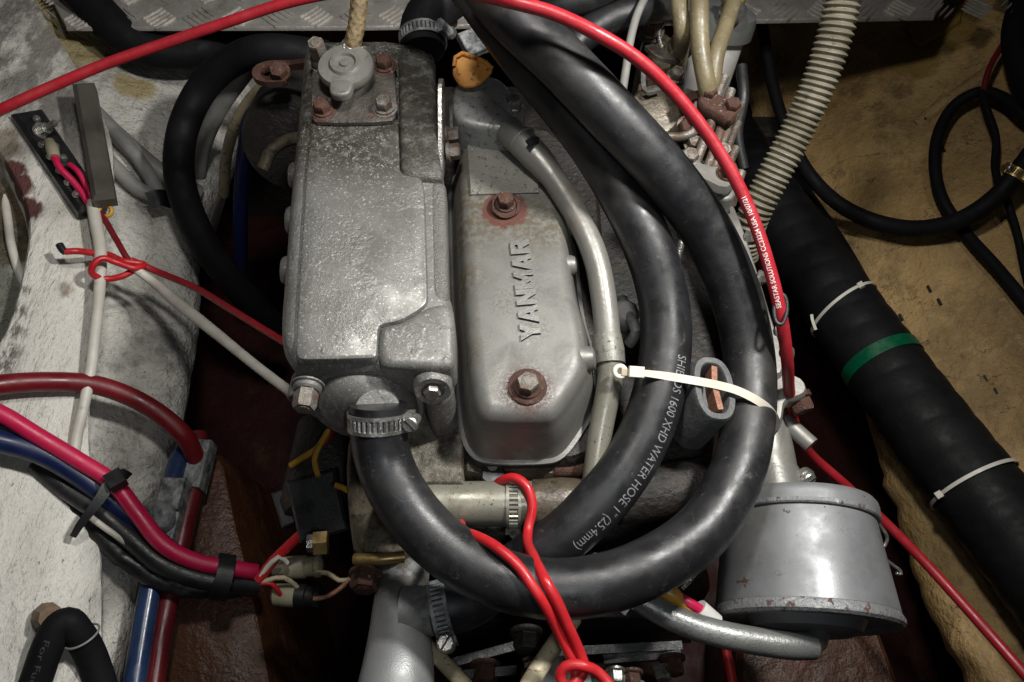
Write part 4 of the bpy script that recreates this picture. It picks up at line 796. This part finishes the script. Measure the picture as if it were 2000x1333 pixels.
cable('black_hose', 'dark grey hose crossing the top edge above the red cable', 'hose', [PZ(*q) for q in ((1040, 40, .0), (1085, 18, .02), (1140, 0, .03), (1200, -30, .04))], .0125, m['rubber'], seg=24)
cable('thin_cable', 'thin grey cable hanging beside the injection pump', 'cable', [PZ(*q) for q in ((1268, -20, .04), (1246, 25, .035), (1232, 75, .03), (1222, 140, .02), (1212, 205, .01), (1206, 240, .0))], .0034, m['greyp'])
for i, (pts, r_) in enumerate((([(1322, -30, .05), (1328, 20, .045), (1332, 60, .035), (1328, 110, .0), (1318, 150, -.04)], .0068), ([(1365, -40, .06), (1366, 30, .05), (1368, 95, .035), (1380, 165, .018), (1384, 190, .008)], .0076), ([(1432, 5, .03), (1414, 60, .03), (1398, 110, .024), (1391, 160, .012), (1380, 200, .0)], .0070))):
    cable('fuel_hose', ['short beige fuel hose left of the filter', 'beige fuel hose ending at the rusty line clamp', 'beige fuel hose running from the filter union'][i], 'hose', [PZ(*q) for q in pts], r_, m['fuelh'], group=FUEL, seg=18)
# oval rubber boot with copper strap
ob = PZ(1388, 768, -.035); on = Vector((.16, .02, 1)).normalized()
e1 = (PZ(1402, 835, -.035) - PZ(1384, 700, -.035)); e1 = (e1 - on * e1.dot(on)).normalized(); e2 = on.cross(e1)
def oval(s, n=40):
    o = []
    for i in range(n):
        a = 2 * math.pi * i / n; ca_, sa = math.cos(a), math.sin(a)
        o.append(ob + e1 * (math.copysign(abs(ca_) ** .8, ca_) * .0245 * s) + e2 * (math.copysign(abs(sa) ** .8, sa) * .0148 * s))
    return o
ob = PZ(1396, 757, -.018)
BT = thing('rubber_boot', 'oval grey rubber boot with a copper strap inside, between the hoses', 'boot', ob - on * .05)
obj('sleeve', [(loft(oval(1), on, [(.0, -.05), (0, -.002), (.001, 0), (.0048, 0), (.0055, -.001), (.0058, -.02)], smooth=0), m['boot'])], BT)
obj('copper_strap', [(strap([ob + e1 * -.015 - on * .004 + e2 * .001, ob - on * .003 + e2 * -.001, ob + e1 * .016 - on * .005 + e2 * .0015], .004, .012, up=on), m['copper'])], BT)
# natural nylon tie across the two hoses
ZT = thing('cable_tie', 'natural nylon cable tie strapped across both black water hoses', 'cable tie', PZ(1300, 735, -.01))
obj('strap', [(strap([PZ(*q) for q in ((1250, 728, -.006), (1290, 733, -.010), (1340, 741, -.013), (1400, 752, -.013), (1440, 763, -.015), (1475, 780, -.017), (1500, 798, -.024), (1514, 818, -.036), (1516, 835, -.05))], .0052, .0014, scale=lambda t: .8 + .25 * min(1, t * 6)), m['tie'])], ZT)
obj('tie_head', [(box(PZ(1243, 727, -.006), .010, .0075, .006, ax=(1, -.08, 0), up=tocam(ob)), m['tie'])], ZT)
obj('mounting_eye', [(torus(PZ(1211, 726, -.008), (0, -.5, 1), .0036, .0017, rs=12), m['tie']), (box(PZ(1226, 728, -.008), .009, .005, .004, ax=(1, -.05, 0), up=(0, -.5, 1)), m['cream'])], ZT)

# ================================================================== RED CABLES AND WIRES
rc = [PZ(*q) for q in ((-90, 262, .0), (-5, 218, .02), (100, 170, .025), (210, 124, .03), (320, 86, .035), (440, 45, .045), (560, 6, .055), (680, -18, .066), (800, -26, .092), (900, -16, .126), (990, 2, .142), (1080, 26, .140), (1165, 66, .133), (1240, 112, .120), (1310, 175, .102), (1375, 254, .083), (1430, 340, .064), (1468, 420, .048), (1502, 520, .028), (1526, 620, .006), (1537, 700, -.02), (1541, 760, -.06), (1552, 830, -.12), (1580, 884, -.16), (1650, 947, -.19), (1725, 1017, -.205), (1800, 1092, -.21), (1880, 1180, -.205), (1960, 1270, -.195), (2060, 1385, -.18))]
RCB = thing('control_cable', 'long red control cable arching over the whole engine', 'cable', rc[10])
obj('jacket', [(tube(rc, .0043, seg=22, step=.004), m['red'])], RCB)
s1 = arclen_at(rc, 1452, 385); s0 = arclen_at(rc, 1526, 620)
rr_ = rc[::-1]; t0 = arclen_at(rr_, 1525, 600); t1 = arclen_at(rr_, 1452, 384)
obj('print', [(text_on_tube(rr_, .0043, 'SEASTAR SOLUTIONS CC33224 USA 10/07/21', t0, t1, .0030, R(16), -1, lift=1.03, offset=.012), m['inkw'])], RCB, flat=True)
obj('wire_loop', [(tube([PZ(u, v, .012) for u, v in ((1522, 572), (1514, 590), (1512, 612), (1518, 632), (1526, 634), (1534, 620), (1537, 598), (1532, 578), (1522, 572))], .0014, seg=10, step=.002), m['dark'])], None, 'small black wire loop round the red control cable', 'wire')
cable('battery_cable', 'thick dark red cable arching over the plywood frame', 'cable', [HL(-80, 768, .06), HL(0, 752, .055), (HL(100, 746, .052)), HL(185, 752, .048), HL(260, 778, .045), HL(320, 815, .045), HL(362, 855, .04), HL(385, 900, .02)], .0090, m['maroon'], seg=22)
cable('battery_cable', 'crimson cable at the top of the taped bundle', 'cable', [HL(-80, 775, .075), HL(0, 808, .075), HL(70, 850, .072), HL(150, 898, .068), HL(222, 945, .066), HL(270, 1005, .066), HL(320, 1065, .068), HL(385, 1098, .07), HL(450, 1110, .072), HL(500, 1118, .07)], .0072, m['pink'], seg=20, group='cables of the taped bundle')
cable('battery_cable', 'navy blue cable under the crimson one in the bundle', 'cable', [HL(-80, 848, .062), HL(0, 862, .062), HL(80, 885, .06), HL(150, 925, .056), HL(215, 975, .052), HL(260, 1015, .05), HL(310, 1062, .048), HL(370, 1105, .05), HL(440, 1128, .055)], .0098, m['blue'], seg=22, group='cables of the taped bundle')
bkp = [HL(-80, 812, .058), HL(0, 835, .056), HL(70, 868, .054), HL(130, 905, .052), HL(200, 955, .04)]
cable('black_cable', 'black cable between the crimson and navy cables', 'cable', bkp, .0078, m['dark'], group='cables of the taped bundle')
tb = [HL(70, 905, .038), HL(130, 955, .04), HL(195, 1000, .046), HL(255, 1052, .05), HL(310, 1098, .055), HL(370, 1125, .06), HL(430, 1138, .062), HL(505, 1142, .06)]
BC = thing('black_cable', 'printed black cable on the lower edge of the bundle', 'cable', tb[3], group='cables of the taped bundle')
obj('jacket', [(tube(tb, .0088, seg=20), m['dark'])], BC)
obj('print', [(text_on_tube(tb, .0088, '- -- - -- - --- -- --- - ---', arclen_at(tb, 245, 1045), arclen_at(tb, 420, 1136), .0060, R(0), -1), m['ink'])], BC, flat=True)
tp = [HL(110, 945, .03), HL(165, 1005, .03), HL(215, 1065, .034), HL(275, 1112, .038), HL(340, 1142, .042), HL(420, 1152, .046), HL(500, 1146, .05)]
cable('taped_loom', 'shiny black taped wire loom under the bundle', 'loom', tp, lambda t, L, a: .0088 * (1 + .06 * math.sin(L * 420 + a * 1) + .05 * math.sin(L * 190 + a * 2)), m['rubber'], seg=24, step=.003)
cable('wire', 'white wire peeking out of the black bundle', 'wire', [HL(170, 1005, .05), HL(200, 1028, .053), HL(235, 1052, .054), HL(268, 1076, .05)], .0026, m['white'])
BT2 = thing('cable_tie', 'black cable tie with a loose tail round the cable bundle', 'cable tie', HL(205, 950, .05))
obj('strap', [(strap([HL(248, 935, .070), HL(235, 928, .078), HL(215, 945, .077), HL(195, 975, .074), HL(172, 1005, .068), HL(155, 1028, .06), HL(143, 1048, .05)], .0105, .0018, scale=lambda t: 1.1 - .6 * t), m['dark'])], BT2)
obj('tie_head', [(box(HL(226, 938, .080), .015, .014, .011, ax=(.6, -.7, 0), up=tocam(HL(220, 940))), m['dark'])], BT2)
obj('tape_wrap', [(tube([HL(418, 1126, .066), HL(450, 1130, .067)], .0205, seg=24), m['dark'])], None, 'black tape wrapped round the end of the cable bundle', 'tape')
# pipes standing on the left
BP = thing('blue_pipe', 'navy blue pipe running down the edge of the left hull', 'pipe', PZ(300, 1100, -.25))
obj('pipe', [(tube([PZ(365, 850, -.27), PZ(348, 905, -.262), PZ(327, 985, -.255), PZ(303, 1100, -.25), PZ(283, 1210, -.25), PZ(262, 1340, -.25), PZ(245, 1450, -.25)], .0094, seg=24), m['bluepipe'])], BP)
RP = thing('red_pipe', 'maroon pipe running beside the navy blue pipe', 'pipe', PZ(330, 1100, -.265))
obj('pipe', [(tube([PZ(388, 850, -.28), PZ(382, 930, -.272), PZ(360, 1030, -.266), PZ(338, 1130, -.265), PZ(318, 1230, -.265), PZ(300, 1340, -.265), PZ(285, 1450, -.265)], .0092, seg=24), m['redpipe'])], RP)
for (u, v, z, par, sx, sy) in ((334, 965, -.245, BP, .022, .030), (322, 1015, -.25, BP, .026, .036), (384, 905, -.262, RP, .019, .048)):
    obj('pipe_clip', [(loft([PZ(u, v, z) + Vector((x * sx, y * sy, 0)) for x, y in ((-.5, -.5), (.5, -.55), (.55, .5), (-.45, .52))], Z, rnd(.02, .004, .002), smooth=0), m['clip'])], par)
obj('pipe_clip', [(lathe(PZ(300, 1012, -.235), (-.2, -.3, 1), [(.016, -.01), (.016, 0), (.013, .004)], seg=24), m['clip'])], BP)
# black fuel hose hanging at bottom left
FH = thing('fuel_hose', 'printed black fuel hose bent over a peg at lower left', 'hose', HL(100, 1200, .05))
fh = [HL(45, 1400, .03), HL(72, 1325, .045), HL(94, 1262, .055), HL(114, 1224, .06), HL(132, 1216, .061), HL(150, 1234, .057), HL(175, 1275, .045), HL(200, 1345, .035), HL(225, 1420, .03)]
obj('hose', [(tube(fh, .0118, seg=30, step=.002), m['rubber2'])], FH)
fr_ = fh[:5]
obj('print', [(text_on_tube(fh[4::-1], .0118, 'For Fuel Impo', .016, .075, .0044, R(20), -1), m['faint'])], FH, flat=True)
obj('plastic_tie', [(torus(HL(160, 1243, .055), fh[6] - fh[5], .0133, .0009), m['greyp'])], FH)
obj('peg', [(tube([HL(92, 1205, .02), HL(92, 1203, .05), HL(100, 1206, .062)], [.011, .011, .009], seg=9), m['wood'])], None, 'broken wooden peg behind the black fuel hose', 'peg')

# bus bar
bn = (NL * .75 + Vector((.3, -.1, .5))).normalized()
b0 = HL(52, 225, .04); b1 = HL(182, 415, .045); bd = (b1 - b0).normalized()
BB = thing('bus_bar', 'black terminal bus bar screwed to the plywood frame', 'bus bar', b0)
obj('base', [(box((b0 + b1) / 2, (b1 - b0).length, .030, .018, ax=bd, up=NL, bev=.004), m['dark'])], BB)
c0 = HL(166, 172, .075); c1 = HL(206, 398, .07); cdir = (c1 - c0).normalized(); cm = (c0 + c1) / 2
CV = obj('cover', [(box(cm, (c1 - c0).length, .021, .024, ax=cdir, up=Vector((.25, -.1, 1)), bev=.005), m['cov'])], BB)
side = NL.cross(bd)
for f, s in ((.12, 0), (.36, 1), (.40, -1), (.48, 1), (.52, -1), (.62, 1), (.74, 1), (.86, 1)):
    q = b0.lerp(b1, f) + NL * .010 + side * (-.008 if s == 1 else .002)
    obj('screw', [(lathe(q, NL, [(.0042, 0), (.0042, .0015), (.003, .004), (.0, .0045)], seg=14), m['steel'])], BB)
sq = b0.lerp(b1, .24) + NL * .012
obj('stud', [(lathe(sq, Vector((1, -.05, .6)), [(.0062, 0), (.0062, .008)], seg=6), m['steel']), (lathe(sq, Vector((1, -.05, .6)), [(.0034, 0), (.0034, .022), (.0028, .0235)], seg=14), m['steel']), (lathe(sq, Vector((1, -.05, .6)), [(.009, -.003), (.009, 0)], seg=18), m['steel'])], BB)
obj('terminal_lug', [(tube([HL(96, 275, .062), HL(102, 292, .062), HL(106, 308, .062)], [.0045, .0062, .0056], seg=16), m['ivory'])], BB)
cable('red_wire', 'red wire from the lug of the bus bar', 'wire', [HL(105, 303, .062), HL(118, 330, .062), HL(140, 352, .060), HL(160, 378, .058), HL(176, 405, .055)], .0034, m['pink'], group='red wires at the bus bar')
cable('red_wire', 'short red wire from the middle screw of the bus bar', 'wire', [HL(136, 322, .06), HL(152, 335, .064), HL(166, 360, .062), HL(178, 388, .058), HL(186, 408, .055)], .0028, m['pink'], group='red wires at the bus bar')
cable('white_cable', 'white cable hanging from the bus bar down the plywood frame', 'cable', [HL(180, 396, .055), HL(188, 440, .058), HL(196, 490, .06), HL(194, 570, .058), HL(186, 650, .056), HL(176, 730, .052), HL(162, 800, .048), HL(150, 850, .042), HL(143, 910, .036), HL(140, 960, .03)], [.0062, .0058, .0052, .0050, .0048, .0048], m['white'], seg=18)
obj('yellow_end', [(torus(HL(206, 412, .06), (.3, -.5, 1), .0058, .0022), m['yellow']), (tube([HL(188, 402, .06), HL(193, 394, .064), HL(200, 402, .064)], .0028), m['yellow'])], None, 'curled yellow wire end under the bus bar cover', 'wire')
cable('red_wire', 'red wire dropping from the bus bar to the knot', 'wire', [HL(186, 402, .056), HL(205, 430, .058), HL(228, 470, .062), HL(255, 512, .066), HL(272, 520, .066)], .0030, m['maroon'])
KN = [HL(126, 492, .064), HL(150, 491, .066), HL(178, 494, .058), HL(212, 498, .056), HL(240, 510, .07), HL(282, 517, .07), HL(262, 524, .075), HL(225, 512, .075), HL(200, 505, .078), HL(182, 518, .074), HL(180, 535, .066), HL(205, 545, .06), HL(238, 540, .064), HL(262, 528, .068)]
cable('red_wire', 'red wire knotted round the white cable with a black tip', 'wire', KN, .0032, m['redwire'], step=.003)
obj('wire_tip', [(tube([HL(116, 478, .064), HL(122, 488, .064), HL(128, 493, .064)], .0036), m['dark'])], None, 'black sleeve tip of the knotted red wire', 'wire tip')
cable('red_wire', 'red wire running from the knot behind the tank', 'wire', [HL(255, 508, .07), HL(300, 528, .07), PZ(380, 562, -.17), PZ(440, 598, -.15), PZ(500, 635, -.13), PZ(560, 672, -.11)], .0034, m['red'])
cable('white_cable', 'taut white cable from the knot to the tank end', 'cable', [HL(262, 524, .07), HL(300, 552, .072), PZ(345, 590, -.165), PZ(420, 650, -.14), PZ(500, 715, -.11), PZ(575, 772, -.08)], [.0040, .0056, .0054, .0046, .0042, .004], m['white'], seg=16)

# wires looped over the coolant pipe and the hose
cable('red_wire', 'bright red wire looping over the coolant pipe and hose, right of the pair', 'wire', [PZ(*q) for q in ((968, 948, -.062), (985, 937, -.052), (1006, 934, -.046), (1028, 950, -.044), (1040, 990, -.048), (1032, 1030, -.052), (1030, 1056, -.048), (1044, 1092, -.024), (1066, 1136, -.009), (1086, 1172, -.012), (1110, 1225, -.022), (1136, 1285, -.034), (1142, 1308, -.036), (1126, 1330, -.036), (1110, 1350, -.036))], .0033, m['redwire'], step=.003, group='red wires over the hose')
cable('red_wire', 'bright red wire coming from under the coolant pipe, left of the pair', 'wire', [PZ(*q) for q in ((900, 1024, -.055), (903, 1040, -.036), (925, 1046, -.022), (965, 1066, -.011), (1010, 1104, -.008), (1040, 1146, -.009), (1064, 1182, -.014), (1090, 1232, -.026), (1108, 1268, -.032), (1122, 1300, -.036), (1124, 1345, -.036))], .0033, m['redwire'], step=.003, group='red wires over the hose')
cable('red_wire', 'red wire tied in a knot round the pair at the bottom edge', 'wire', [PZ(*q) for q in ((1102, 1342, -.034), (1094, 1322, -.032), (1100, 1306, -.030), (1120, 1299, -.028), (1142, 1302, -.028), (1165, 1312, -.032), (1185, 1332, -.034), (1205, 1365, -.034))], .0033, m['redwire'], step=.003)
cable('red_wire', 'red wire dropping below the air cleaner hose', 'wire', [PZ(*q) for q in ((1405, 1230, -.13), (1418, 1270, -.13), (1428, 1320, -.13), (1436, 1370, -.13))], .0034, m['redwire'])
cable('cream_tube', 'cream coloured tube leaning under the water hoses', 'tube', [PZ(*q) for q in ((1120, 1208, -.085), (1090, 1250, -.078), (1050, 1310, -.07), (1015, 1370, -.065))], .0058, m['cream'], seg=18)
cable('cream_tube', 'dirty cream tube below the exhaust elbow clamp', 'tube', [PZ(*q) for q in ((835, 1262, -.13), (862, 1290, -.125), (900, 1330, -.12), (940, 1380, -.12))], .0055, m['cream'], seg=16)
# yellow and red wires in a white sleeve near the drain hose
YW = thing('sleeved_wires', 'yellow and red wires in a white sleeve above the drain hose', 'wires', PZ(1330, 1175, -.1))
obj('yellow_wire', [(tube([PZ(1280, 1145, -.092), PZ(1310, 1160, -.09), PZ(1345, 1188, -.092), PZ(1375, 1205, -.096)], [.0062, .0062, .0036, .0034], seg=14), m['yellow'])], YW)
obj('red_wire', [(tube([PZ(1318, 1162, -.091), PZ(1340, 1175, -.089), PZ(1370, 1193, -.092)], .0036, seg=14), m['pink'])], YW)
obj('sleeve', [(tube([PZ(1362, 1190, -.094), PZ(1392, 1220, -.10)], [.0075, .0085], seg=16), m['label'])], YW)
obj('cable_tie', [(strap([PZ(1250, 1165, -.07), PZ(1228, 1180, -.068), PZ(1214, 1197, -.068)], .0055, .0018), m['label']), (box(PZ(1236, 1176, -.066), .007, .006, .005, ax=(-.7, -.7, 0)), m['label'])], None, 'white cable tie tail poking out under the outer hose', 'cable tie')
# connectors left of the engine
for i, (u, v, z) in enumerate(((545, 1110, -.19), (545, 1162, -.19))):
    q = PZ(u, v, z); d = Vector((1, .05 * (1 - 2 * i), 0))
    CN = thing('wire_connector', ['upper ivory wire connector at the end of the bundle', 'lower ivory wire connector at the end of the bundle'][i], 'connector', q)
    obj('plug', [(lathe(q, d, [(.004, -.006), (.0085, -.003), (.0092, .010), (.0088, .014)], seg=18), m['ivory'])], CN)
    obj('socket', [(lathe(q + d * .014, d, [(.0094, 0), (.0094, .008), (.008, .009), (.008, .015), (.0092, .016), (.0092, .020), (.005, .022)], seg=18), m['dark' if i else 'ivory'])], CN)
WN = 'loose wires round the connectors'
for lab, mt, pts, r_ in (('red wire with a white stripe beside the upper connector', 'redwire', [(505, 1135, -.17), (530, 1100, -.165), (560, 1070, -.16), (590, 1042, -.15)], .0042),
                         ('pale wire entering the upper connector', 'white', [(505, 1132, -.168), (525, 1105, -.163), (545, 1088, -.16), (560, 1100, -.17)], .0022),
                         ('thin red wire curling to the lower connector', 'redwire', [(508, 1140, -.17), (530, 1140, -.172), (545, 1158, -.18), (552, 1165, -.185)], .002),
                         ('thin pale wire curling to the lower connector', 'cream', [(510, 1138, -.17), (550, 1128, -.17), (575, 1142, -.18), (590, 1160, -.19)], .002),
                         ('pale wire leaving the upper connector towards the engine', 'cream', [(612, 1118, -.18), (640, 1120, -.18), (665, 1135, -.18), (690, 1130, -.18)], .002),
                         ('brown wire leaving the lower connector towards the engine', 'copper', [(612, 1170, -.18), (640, 1165, -.18), (670, 1145, -.18), (700, 1110, -.18)], .002),
                         ('yellow wire ending loose under the tank', 'yellow', [(568, 910, -.14), (590, 895, -.135), (620, 875, -.13), (640, 845, -.13)], .0026),
                         ('yellow wire looping above the relay box', 'yellow', [(642, 840, -.12), (625, 870, -.12), (614, 900, -.12), (622, 930, -.12)], .0023),
                         ('yellow wire leaving the right of the relay box', 'yellow', [(655, 948, -.10), (672, 954, -.10), (690, 966, -.10)], .0023),
                         ('dark red wire rising from the relay box', 'maroon', [(610, 930, -.14), (615, 890, -.14), (645, 850, -.14), (655, 820, -.14)], .004)):
    cable('wire', lab, 'wire', [PZ(*q) for q in pts], r_, m[mt], group=WN, seg=10)
